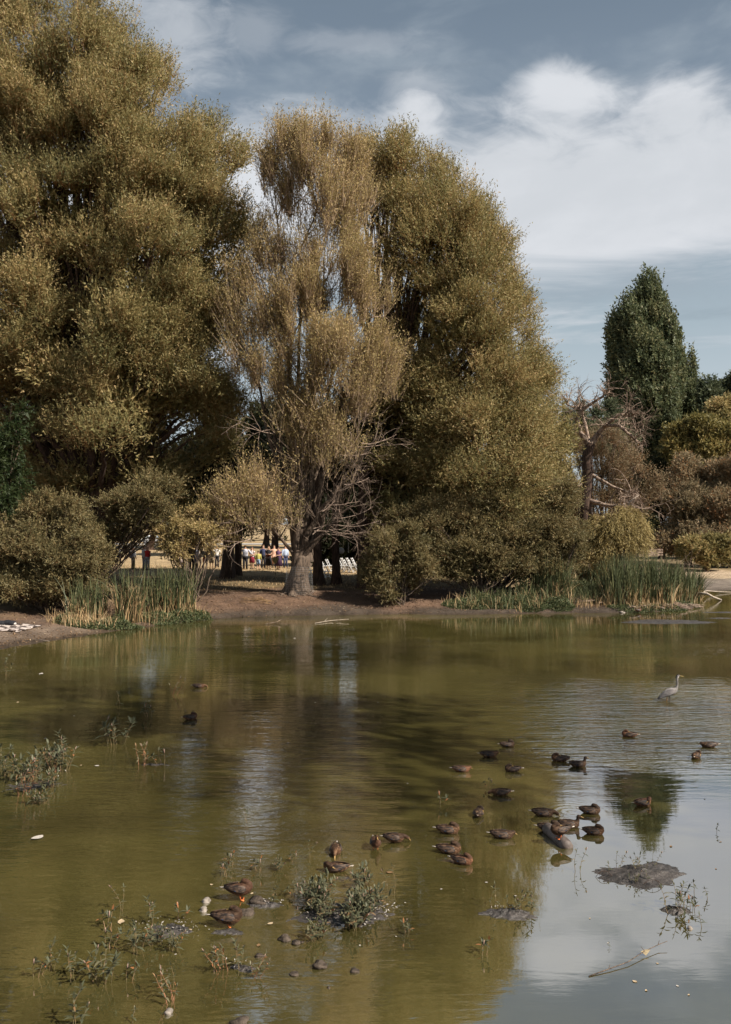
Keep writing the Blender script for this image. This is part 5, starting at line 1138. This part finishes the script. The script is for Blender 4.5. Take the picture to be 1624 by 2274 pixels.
mb = MB(); mb.loft([(h0(.325, 0, .70), (0, .013, 0), (0, 0, .014)), (h0(.38, 0, .694), (0, .008, 0), (0, 0, .009)), (h0(.445, 0, .682), (0, .002, 0), (0, 0, .002))], 8); mb.build('bill', solid('heron_bill', (.35, .24, .08), (.5, .36, .14), 20, .5), hr)
mb = MB(); mb.tube([h0(.30, 0, .728), h0(.26, 0, .725), h0(.228, 0, .69), h0(.205, 0, .62)], [.012, .018, .011, .003], 8); mb.build('crest', M_EYE, hr)
mb = MB(); mb.tube([h0(.285, 0, .69), h0(.27, 0, .65), h0(.272, 0, .55)], [.028, .02, .016], 8); mb.build('throat', solid('heron_white', (.36, .33, .3), (.5, .46, .42), 30), hr)
for x0, x1, s, mtl in ((-.02, -.07, -1, M_LEG), (.04, .06, 1, M_BARK_D)):
    mb = MB(); mb.tube([h0(x0, s * .04, .20), h0((x0 + x1) / 2, s * .04, .09), h0(x1, s * .04, -.12)], [.03, .012, .009], 8); mb.build('leg', mtl if s == 1 else solid('heron_leg_sunlit', (.42, .22, .10), (.5, .28, .14), 10), hr)  # sunlight coloured into the left leg, the right one kept shade-dark
# ------------------------------------------------------------------ wedding guests on the lawn
M_SKIN = solid('skin', (.42, .24, .16), (.52, .31, .22), 10, .6)
CLOTH = {}
def cloth(c, rough=.85):
    if c not in CLOTH: CLOTH[c] = solid('cloth', tuple(x * .85 for x in c), c, 14, rough)
    return CLOTH[c]
WHITE, RED, DARK, GREY, BLUE, TAN, NAVY, MAROON, LIME, DENIM, PURPLE, ORANGE, PEACH, BROWN, LAV = (.72, .71, .70), (.55, .03, .025), (.018, .018, .022), (.30, .29, .30), (.42, .50, .66), (.36, .29, .20), (.05, .06, .12), (.20, .02, .035), (.55, .50, .16), (.22, .30, .42), (.16, .08, .17), (.62, .12, .04), (.62, .38, .28), (.16, .09, .05), (.40, .38, .46)
def person(label, x, y, H, rz, top, bottom, low='trousers', arms='down', hair=BROWN, sleeves=True, cap=None, stout=1.0, long_hair=False, shoe=DARK):
    """a standing figure; faces the viewer when rz is 0"""
    p0 = on_ground(x, y - 6, 50); H *= 1.05; t = empty('person', p0, 0); tag(t, label, 'person', 'guests on the lawn')
    k = H / 1.72; R3 = Matrix.Rotation(math.radians(rz), 3, 'Z')
    def P(*q): return R3 @ (Vector(q) * k)
    ar = {}
    for s in (-1, 1):
        sh = (s * .185 * stout ** .5, 0, 1.41)
        if arms == 'down': ar[s] = (sh, (s * .235, .03, 1.14), (s * .245, -.05, .90), (s * .24, -.08, .82))
        elif arms == 'front': ar[s] = (sh, (s * .24, .01, 1.14), (s * .12, -.22, 1.10), (s * .05, -.27, 1.11))
        elif arms == 'wide': ar[s] = (sh, (s * .36, .0, 1.22), (s * .44, -.16, 1.10), (s * .46, -.22, 1.06))
        else: ar[s] = (sh, (s * .24, .02, 1.15), (s * .17, -.18, 1.28), (s * .12, -.2, 1.36))
    V, E, Rr = [], [], []
    def vert(p, r, par=None):
        V.append(P(*p)); Rr.append((r * k, r * k)); i = len(V) - 1
        if par is not None: E.append((par, i))
        return i
    st = stout
    pel = vert((0, 0, .95), .12 * st); wa = vert((0, 0, 1.12), .115 * st, pel); ch = vert((0, 0, 1.32), .13 * st, wa); nk = vert((0, .005, 1.46), .055, ch)
    hd = vert((0, -.005, 1.56), .075, nk); h2 = vert((0, -.01, 1.64), .085, hd); vert((0, 0, 1.705), .05, h2); vert((0, -.09, 1.595), .018, hd)
    for s in (-1, 1):
        vert((s * .082, .005, 1.60), .016, hd)
        a = vert(ar[s][0], .055, ch); b = vert(ar[s][1], .043, a); c = vert(ar[s][2], .03, b); h = vert(ar[s][3], .036, c)
        d = Vector(ar[s][3]) - Vector(ar[s][2]); d = d.normalized(); q = d.cross(Vector((0, -1, .3))).normalized()
        for j in range(4):
            f = Vector(ar[s][3]) + q * (j - 1.5) * .019; m_ = vert(f + d * .035, .009, h); vert(f + d * (.075 - .008 * abs(j - 1)) + Vector((0, -.012, 0)), .008, m_)
        th = Vector(ar[s][2]) + d * .03 - q * s * .035 + Vector((0, -.01, 0)); m_ = vert(th, .011, h); vert(th + d * .03, .009, m_)
        hp_ = vert((s * .095, 0, .86), .085 * st, pel); kn = vert((s * .10, -.015, .48), .055, hp_); an = vert((s * .105, .02, .09), .038, kn); vert((s * .115, -.10, .035), .032, an)
    me = bpy.data.meshes.new('body'); me.from_pydata(V, E, []); o = link('body', me, M_SKIN, t, loc=(0, 0, 0))
    def mods(q):
        m_ = q.modifiers.new('skin', 'SKIN'); m_.use_smooth_shade = True
        if not q.data.skin_vertices: q.data.skin_vertices.new()
        for i, sv in enumerate(q.data.skin_vertices[0].data): sv.radius = Rr[i]; sv.use_root = (i == 0)
        q.modifiers.new('sub', 'SUBSURF').levels = 1
    bake(o, mods); o.data.polygons.foreach_set('use_smooth', [True] * len(o.data.polygons)); o.data.update()
    if not o.data.materials: o.data.materials.append(M_SKIN)
    def lf(secs): return [(P(*c), R3 @ Vector((w * k, 0, 0)), R3 @ Vector((0, d * k, 0))) for c, w, d in secs]
    def put(name, mb, c): return link(name, mb.mesh(name), cloth(c), t, loc=(0, 0, 0))
    mb = MB(); mb.loft(lf([((0, 0, .90 if low != 'dress' else 1.0), .17 * st, .135 * st), ((0, 0, 1.05), .165 * st, .135 * st), ((0, 0, 1.22), .18 * st, .145 * st), ((0, 0, 1.36), .19 * st, .13 * st), ((0, 0, 1.44), .14, .09), ((0, 0, 1.48), .065, .065)]))
    for s in (-1, 1):
        pts = [P(*q) for q in ar[s][:3]]
        if sleeves: mb.tube(pts, [.075 * k, .06 * k, .043 * k], 9)
        else: mb.tube([pts[0], pts[0].lerp(pts[1], .45)], [.075 * k, .066 * k], 9)
    put('shirt' if low != 'dress' else 'dress', mb, top)
    mb = MB()
    if low in ('trousers', 'shorts'):
        mb.loft(lf([((0, 0, 1.0), .158 * st, .13 * st), ((0, 0, .90), .185 * st, .145 * st), ((0, 0, .80), .175 * st, .13 * st)]))
        for s in (-1, 1):
            if low == 'trousers': mb.tube([P(s * .085, 0, .86), P(s * .10, -.015, .48), P(s * .105, .02, .05)], [.098 * k * st, .078 * k, .066 * k], 10)
            else: mb.tube([P(s * .085, 0, .86), P(s * .10, -.01, .50)], [.10 * k * st, .095 * k], 10)
    elif low == 'skirt': mb.loft(lf([((0, 0, 1.02), .15 * st, .13 * st), ((0, 0, .85), .20 * st, .17 * st), ((0, 0, .50), .24 * st, .21 * st)]))
    else: mb.loft(lf([((0, 0, 1.05), .16 * st, .13 * st), ((0, 0, .85), .20 * st, .17 * st), ((0, 0, .30), .27 * st, .24 * st)]))
    put(low if low != 'dress' else 'skirt', mb, bottom)
    mb = MB(); mb.ball(P(0, .018, 1.655), (.092 * k, .10 * k, .083 * k), 12, 8, R3)
    if long_hair: mb.loft(lf([((0, .05, 1.66), .085, .06), ((0, .075, 1.52), .085, .045), ((0, .08, 1.38), .06, .03)]))
    put('hair', mb, hair)
    if cap:
        mb = MB(); mb.ball(P(0, .0, 1.70), (.102 * k, .11 * k, .06 * k), 12, 6, R3); mb.loft(lf([((0, -.10, 1.685), .08, .02), ((0, -.14, 1.675), .06, .03)])); put('cap', mb, cap)
    for s in (-1, 1):
        mb = MB(); mb.ball(P(s * .034, -.082, 1.625), .011 * k, 6, 5); link('eye', mb.mesh('eye'), M_EYE, t, loc=(0, 0, 0))
    for s in (-1, 1):
        mb = MB(); mb.ball(P(s * .11, -.045, .045), (.048 * k, .125 * k, .045 * k), 10, 6, R3); put('shoe', mb, shoe)
    return t
person('guest in a white shirt and brown shorts behind the blue balloons', 264, 1270, 1.72, 20, WHITE, (.15, .05, .04), 'shorts', 'front')
person('guest with a white cap and a lavender bag on the back', 296, 1270, 1.70, 60, WHITE, TAN, 'trousers', 'down', cap=WHITE)
person('guest in a white shirt and grey trousers behind the one in red', 320, 1271, 1.78, 80, WHITE, GREY, 'trousers', 'down')
person('guest in a red top and pale grey trousers', 328, 1272, 1.74, -25, RED, (.42, .40, .40), 'trousers', 'down', PEACH, False, stout=1.08)
person('small child in pale pink holding a dark blue balloon', 401, 1262, 1.15, 10, (.66, .56, .58), (.6, .5, .5), 'dress', 'up')
person('guest in a black suit left of the orange shorts', 426, 1272, 1.85, 30, DARK, DARK, 'trousers', 'down')
person('guest in a pale blue shirt behind the black suit', 436, 1269, 1.70, -20, BLUE, GREY, 'trousers', 'front')
person('guest in orange shorts and a tan shirt', 456, 1270, 1.66, 0, TAN, ORANGE, 'shorts', 'front')
person('guest in khaki with bare legs', 470, 1270, 1.66, 15, (.30, .28, .24), TAN, 'shorts', 'down')
person('guest in white beside the khaki one', 482, 1266, 1.68, 180, WHITE, DARK, 'trousers', 'down')
person('guest seen from behind in a pale blue shirt and black trousers', 545, 1271, 1.80, 180, (.60, .62, .72), DARK, 'trousers', 'wide', stout=1.12)
person('guest in a pale blouse and a maroon skirt', 560, 1270, 1.66, -30, (.62, .55, .54), MAROON, 'skirt', 'front', sleeves=False, long_hair=True)
person('child in a yellow green shirt and denim shorts', 574, 1272, 1.42, 170, LIME, DENIM, 'shorts', 'down', (.10, .06, .04))
person('guest in a dark suit between the child and the dark dress', 585, 1268, 1.78, 0, NAVY, DARK, 'trousers', 'down')
person('guest in a dark dress holding an orange red bouquet', 597, 1270, 1.74, 0, DARK, DARK, 'dress', 'front', BROWN, False, long_hair=True)
person('guest in a peach dress behind the purple one', 609, 1266, 1.72, 20, PEACH, PEACH, 'dress', 'down', BROWN, False)
person('broad guest in a purple and black dress right of the gold fan', 619, 1271, 1.66, -35, PURPLE, (.05, .025, .06), 'dress', 'front', (.10, .05, .04), False, stout=1.25)
person('guest in blue grey half hidden by the flared trunk', 634, 1267, 1.74, 30, BLUE, NAVY, 'trousers', 'down')
# what they hold
def balloon(label, x, y, Yd, c, r=.17):
    p = at(x, y, Yd); t = empty('balloon', p); tag(t, label, 'balloon', 'balloons on the lawn'); mb = MB()
    mb.loft([(p + Vector((0, 0, z * r)), (w * r, 0, 0), (0, w * r, 0)) for z, w in ((-1.22, .02), (-1.1, .16), (-.8, .58), (-.35, .92), (.1, 1), (.55, .84), (.85, .52), (1, .08))], 16)
    mb.build('skin', solid('balloon_skin', tuple(q * .9 for q in c), c, 3, .3, spec=.5), t)
    mb = MB(); mb.tube([p - Vector((0, 0, r * 1.2)), p - Vector((.05, 0, .75)), p - Vector((.02, 0, 1.1))], .004, 4); mb.build('string', CLOTH[WHITE], t)
balloon('yellow balloon behind the two blue ones', 257, 1225, 67, (.75, .50, .08))
balloon('deep blue balloon, left of the pair', 262, 1231, 66.4, (.04, .13, .32))
balloon('lighter blue balloon, right of the pair', 269, 1231, 66, (.12, .28, .46))
balloon('dark blue balloon held by the child in pink', 408, 1229, 66, (.03, .14, .30))
p = at(612, 1270, 65); p.z = gz(p.x, 65); t = empty('hand_fan', p); tag(t, 'gold heart shaped fan on a stick before the purple dress', 'fan')
mb = MB(); mb.tube([p, p + Vector((0, 0, .95))], .016, 6); mb.build('stick', M_BARK, t)
q = p + Vector((0, 0, 1.12)); n_ = 22; out_ = [(.25 * math.sin(a) ** 3, .06 * (4 * math.cos(a) - 1.5 * math.cos(2 * a) - .5 * math.cos(3 * a))) for a in (2 * math.pi * j / n_ for j in range(n_))]
mb = MB(); mb.rings([[q + Vector((x_, y_, z_)) for x_, z_ in out_] for y_ in (-.02, .02)]); mb.build('blade', solid('gold_card', (.42, .30, .10), (.55, .42, .18), 12, .5), t)
p = at(598, 1233, 65.6); t = empty('bouquet', p); tag(t, 'orange red bouquet held before the dark dress', 'bouquet'); mb = MB(); rb = random.Random(2)
for j in range(16): mb.ball(p + Vector((rb.gauss(0, .07), rb.gauss(0, .06), rb.gauss(0, .06))), .05, 7, 5)
mb.build('flowers', cloth((.55, .10, .03)), t); mb = MB(); mb.tube([p - Vector((0, 0, .05)), p - Vector((0, 0, .28))], [.05, .02], 6); mb.build('stems', M_WSTEM, t)
p = at(291, 1232, 65.8); t = empty('backpack', p); tag(t, 'lavender grey bag carried by the guest in the white cap', 'bag'); mb = MB()
mb.ball(p, (.2, .13, .26), 14, 8); mb.build('bag_body', cloth(LAV), t); mb = MB(); mb.tube([p + Vector((-.1, -.1, .2)), p + Vector((-.02, -.16, .05)), p + Vector((-.1, -.12, -.15))], .02, 6); mb.build('strap', cloth(DARK), t)

# ------------------------------------------------------------------ white folding chairs
M_CHAIR = solid('white_paint', (.74, .74, .74), (.80, .80, .80), 20, .5)
def chair():
    """faces +x"""
    t = empty('folding_chair')
    for s in (-1, 1):
        mb = MB(); mb.bar((-.24, s * .21, .90), (.20, s * .21, 0), .045, .022, (0, 1, 0)); mb.build('long_leg', M_CHAIR, t, False)
        mb = MB(); mb.bar((.12, s * .17, .44), (-.26, s * .17, 0), .04, .022, (0, 1, 0)); mb.build('short_leg', M_CHAIR, t, False)
    mb = MB(); mb.bar((-.225, -.20, .83), (-.225, .20, .83), .02, .12, (1, 0, 0)); mb.build('top_slat', M_CHAIR, t, False)
    mb = MB(); mb.bar((-.155, -.20, .69), (-.155, .20, .69), .02, .06, (1, 0, 0)); mb.build('middle_slat', M_CHAIR, t, False)
    mb = MB(); mb.box((.02, 0, .45), (.20, .20, .016)); mb.build('seat', M_CHAIR, t, False)
    for q in ((.15, .10), (-.20, .07)):
        mb = MB(); mb.bar((q[0], -.2, q[1]), (q[0], .2, q[1]), .03, .02); mb.build('stretcher', M_CHAIR, t, False)
    return t
C0 = chair(); first = True
for x, y, rz, lab in ((706, 1272, -16, 'white chair showing left of the middle trunk, first of the bright row'), (719, 1271, -14, 'white chair showing left of the middle trunk, second of the bright row'), (732, 1270, -15, 'white chair showing just left of the forked trunk'), (759, 1270, -12, 'white chair just right of the forked trunk'), (770, 1271, -16, 'second white chair right of the forked trunk'), (781, 1272, -14, 'third white chair right of the forked trunk'), (791, 1272, -12, 'white chair beside the end trunk'),
                      (765, 1266, -14, 'white chair in the back row, left one right of the forked trunk'), (777, 1266, -14, 'white chair in the back row, middle one right of the forked trunk'), (788, 1266, -14, 'white chair in the back row beside the end trunk'), (712, 1266, -14, 'white chair in the back row left of the forked trunk'),
                      (686, 1282, -30, 'white chair set apart, half behind the flared trunk'), (724, 1284, -38, 'nearest white chair, standing turned in the shade')):
    o = C0 if first else copy_tree(C0); first = False
    o.location = on_ground(x, y, 50); o.rotation_euler.z = math.radians(rz); o.scale = (1.08, 1.08, 1.08); tag(o, lab, 'chair', 'white folding chairs')
# paper lantern and flower strings in the tree
p = at(758, 1223, 62); t = empty('paper_lantern', p); tag(t, 'round white paper lantern hanging above the chairs', 'lantern'); mb = MB()
mb.ball(p, .22, 18, 12); mb.build('shade', solid('paper', (.52, .52, .53), (.6, .6, .6), 30, .9), t); mb = MB(); mb.tube([p + Vector((0, 0, .22)), p + Vector((0, 0, 1.6))], .006, 4); mb.build('cord', M_BARK, t)
for x, y0, y1, lab in ((753, 1188, 1233, 'longer string of pale flowers left of the lantern'), (774, 1185, 1226, 'shorter string of pale flowers right of the lantern')):
    a, b = at(x, y0, 62), at(x, y1, 62); t = empty('flower_string', b); tag(t, lab, 'garland', 'hanging flower strings'); mb = MB(); mb.tube([a, b], .008, 4); mb.build('cord', M_WSTEM, t)
    mb = MB(); rb = random.Random(x); n_ = 11
    for j in range(n_): mb.ball(a.lerp(b, .5 + .5 * j / (n_ - 1)), .035, 7, 5)
    mb.build('blossoms', cloth((.62, .58, .50)), t)
    cs = [(tuple(a.lerp(b, f)), (.13, .13, .22), 1) for f in (.05, .25, .4)]; foliage('leaves', cs, 60, M_GREEN, t, part='leaves', leaf=(.12, .06), per=6, twig_len=.2, fill=0, seed=int(x), split=0)
# stake and bag by the end trunk
p = on_ground(814, 1292, 45); mb = MB(); mb.tube([p, p + Vector((.02, 0, 1.25))], [.03, .025], 6); tag(mb.build('stake', M_BARK), 'thin wooden stake beside the end trunk', 'stake')
p = on_ground(812, 1296, 45); t = empty('cloth_bag', p); tag(t, 'small red and blue bag at the foot of the stake', 'bag'); mb = MB(); mb.ball(p + Vector((0, 0, .16)), (.15, .1, .16), 12, 8); mb.build('bag_body', cloth((.20, .22, .36)), t); mb = MB(); mb.ball(p + Vector((-.05, -.03, .3)), (.13, .1, .08), 10, 6); mb.build('flap', cloth((.45, .05, .05)), t)
# wire guard round the flared trunk
t = empty('wire_guard', pB); tag(t, 'fine wire netting standing round the flared trunk', 'netting'); mb = MB(); n_ = 46
cg = pB + Vector((.12, 0, 0)); rg_ = lambda z: 0.86 - .08 * z
for j in range(n_):
    a = 2 * math.pi * j / n_; mb.tube([cg + Vector((math.cos(a) * rg_(z), math.sin(a) * rg_(z), z)) for z in (-.3, 1.75)], .003, 3, False)
for z in np.arange(-.1, 1.76, .11): mb.tube([cg + Vector((math.cos(2 * math.pi * j / 24) * rg_(z), math.sin(2 * math.pi * j / 24) * rg_(z), z)) for j in range(25)], .003, 3, False)
mb.build('mesh_wire', solid('wire', (.25, .25, .25), (.4, .4, .4), 10, .5), t)

# ------------------------------------------------------------------ blanket at the left edge, things across the lawn
m, g, out = new_mat('checked_cloth'); p_ = g.n('ShaderNodeBsdfPrincipled'); p_.inputs['Roughness'].default_value = .9
ck = g.n('ShaderNodeTexChecker'); ck.inputs['Scale'].default_value = 3.2; g.put(ck.inputs['Vector'], g.n('ShaderNodeTexCoord').outputs['Object']); ck.inputs['Color1'].default_value = (.42, .36, .33, 1); ck.inputs['Color2'].default_value = (.05, .035, .03, 1)
n_ = g.noise(g.n('ShaderNodeTexCoord').outputs['Object'], 2.2, 3); g.put(p_.inputs['Base Color'], g.mix(g.ss(n_, .40, .46), (.42, .36, .33), ck.outputs[0])); g.nt.links.new(p_.outputs[0], out.inputs[0])
a = on_ground(-25, 1394); mb = MB(); vs = []; nx_, ny_ = 26, 16
for j in range(ny_ + 1):
    for i in range(nx_ + 1):
        x_ = a.x - .8 + 2.35 * i / nx_ + .35 * j / ny_; y_ = a.y - .95 + 1.9 * j / ny_ + .45 * i / nx_
        vs.append(Vector((x_, y_, gz(x_, y_) + .05 + .035 * math.sin(6 * x_ + 2 * y_) * math.sin(5 * y_) + (.05 if i == nx_ and j < 4 else 0))))
mb.add(vs, [(j * (nx_ + 1) + i, j * (nx_ + 1) + i + 1, (j + 1) * (nx_ + 1) + i + 1, (j + 1) * (nx_ + 1) + i) for j in range(ny_) for i in range(nx_)])
c_ = vs[0].copy(); mb.v = [q - c_ for q in mb.v]; o = mb.build('blanket', m, None, loc=c_); so = o.modifiers.new('thick', 'SOLIDIFY'); so.thickness = .015; tag(o, 'rumpled pale blanket with dark checks lying on the left shore', 'blanket')
b = on_ground(8, 1389); t = empty('dark_jacket', b); tag(t, 'dark jacket dropped behind the blanket', 'jacket'); mb = MB(); rb = random.Random(4)
for j in range(5): mb.ball(b + Vector((-.5 + .22 * j, rb.gauss(0, .05), .1)), (.26, .2, .12 + .03 * (j % 2)), 12, 8, Matrix.Rotation(rb.gauss(0, .5), 3, 'Z'))
o = mb.build('folded_cloth', cloth(DARK), t); bake(o, lambda q: setattr(q.modifiers.new('r', 'REMESH'), 'voxel_size', .03)); mb = MB(); mb.loft([(b + Vector((x_, -.12, .09)), (0, .05, 0), (0, 0, .05)) for x_ in (.35, .45, .62)], 8); mb.build('sleeve', cloth((.62, .55, .5)), t)
# road and parked car beyond the lawn
yr = 150.0; xs = np.linspace(-90, 90, 61); rv = [(x_, y_, gz(x_, y_) + .05) for y_ in (yr - 3, yr + 3) for x_ in xs]
tag(link('road', mesh_np('road', rv, [(i, i + 1, 61 + i + 1, 61 + i) for i in range(60)]), solid('pale_asphalt', (.30, .29, .28), (.40, .39, .38), .8, .9)), kind='structure')
cx_ = (343 - CX) / F * 152; cz_ = gz(cx_, 152) + .06; c0 = Vector((cx_, 152, cz_)); t = empty('parked_car', c0); tag(t, 'white car parked on the road beyond the lawn', 'car')
mcar = solid('white_car_paint', (.7, .7, .7), (.76, .76, .76), 4, .3, spec=.5)
mb = MB(); mb.loft([(c0 + Vector((x_, 0, .28 + h_ / 2)), (0, w_, 0), (0, 0, h_ / 2)) for x_, h_, w_ in ((-2.15, .35, .7), (-2.0, .6, .85), (-1.2, .68, .88), (0, .7, .9), (1.2, .64, .88), (2.0, .5, .82), (2.15, .3, .7))], 16); mb.build('body', mcar, t)
mb = MB(); mb.rings([[c0 + Vector((x_ * f, y_ * g_, z_)) for x_, y_ in ((-1, -1), (1, -1), (1, 1), (-1, 1))] for z_, f, g_ in ((.9, 1.35, .82), (1.3, .95, .72), (1.42, .85, .66))]); mb.build('cabin', mcar, t, False)
mb = MB(); mb.rings([[c0 + Vector((x_ * f, y_ * g_, z_)) for x_, y_ in ((-1, -1), (1, -1), (1, 1), (-1, 1))] for z_, f, g_ in ((.96, 1.33, .825), (1.27, 1.0, .74))]); mb.build('window', solid('car_glass', (.25, .3, .34), (.4, .46, .5), 2, .1, spec=.6), t, False)
for x_ in (-1.35, 1.35):
    for s in (-1, 1):
        mb = MB(); mb.tube([c0 + Vector((x_, s * .72, .31)), c0 + Vector((x_, s * .9, .31))], .31, 16); w_ = mb.build('wheel', cloth(DARK), t); mb = MB(); mb.tube([c0 + Vector((x_, s * .88, .31)), c0 + Vector((x_, s * .915, .31))], .18, 12); mb.build('rim', cloth(GREY), w_)
# low pale rail and a blue sack behind the long reed bed
pr = at(1432, 1226, 80); pr.z = gz(pr.x, 80); t = empty('low_rail', pr); tag(t, 'low weathered rail of pale boards behind the long reed bed', 'rail')
for z_ in (.95, .72, .5): mb = MB(); mb.box(pr + Vector((0, 0, z_ + (5 - 63 / F * 80 * 1.0 - pr.z) - .75)), (1.6, .03, .07)); mb.build('board', M_DEAD, t, False)
for x_ in (-1.5, 0, 1.5): mb = MB(); mb.box(pr + Vector((x_, .08, 1.0)), (.05, .05, 1.1)); mb.build('post', M_DEAD, t, False)
p = at(1389, 1222, 79.5); t = empty('blue_sack', p); tag(t, 'small pale blue sack at the left end of the rail', 'sack'); mb = MB(); mb.ball(p, (.28, .15, .16), 12, 8); mb.ball(p + Vector((.2, 0, .05)), (.14, .1, .1), 10, 6); o = mb.build('sack_body', cloth((.35, .5, .66)), t); bake(o, lambda q: setattr(q.modifiers.new('r', 'REMESH'), 'voxel_size', .03)); mb = MB(); mb.tube([p + Vector((-.05, 0, .14)), p + Vector((0, 0, .24))], [.06, .03], 8); mb.build('neck', cloth(BLUE), t)
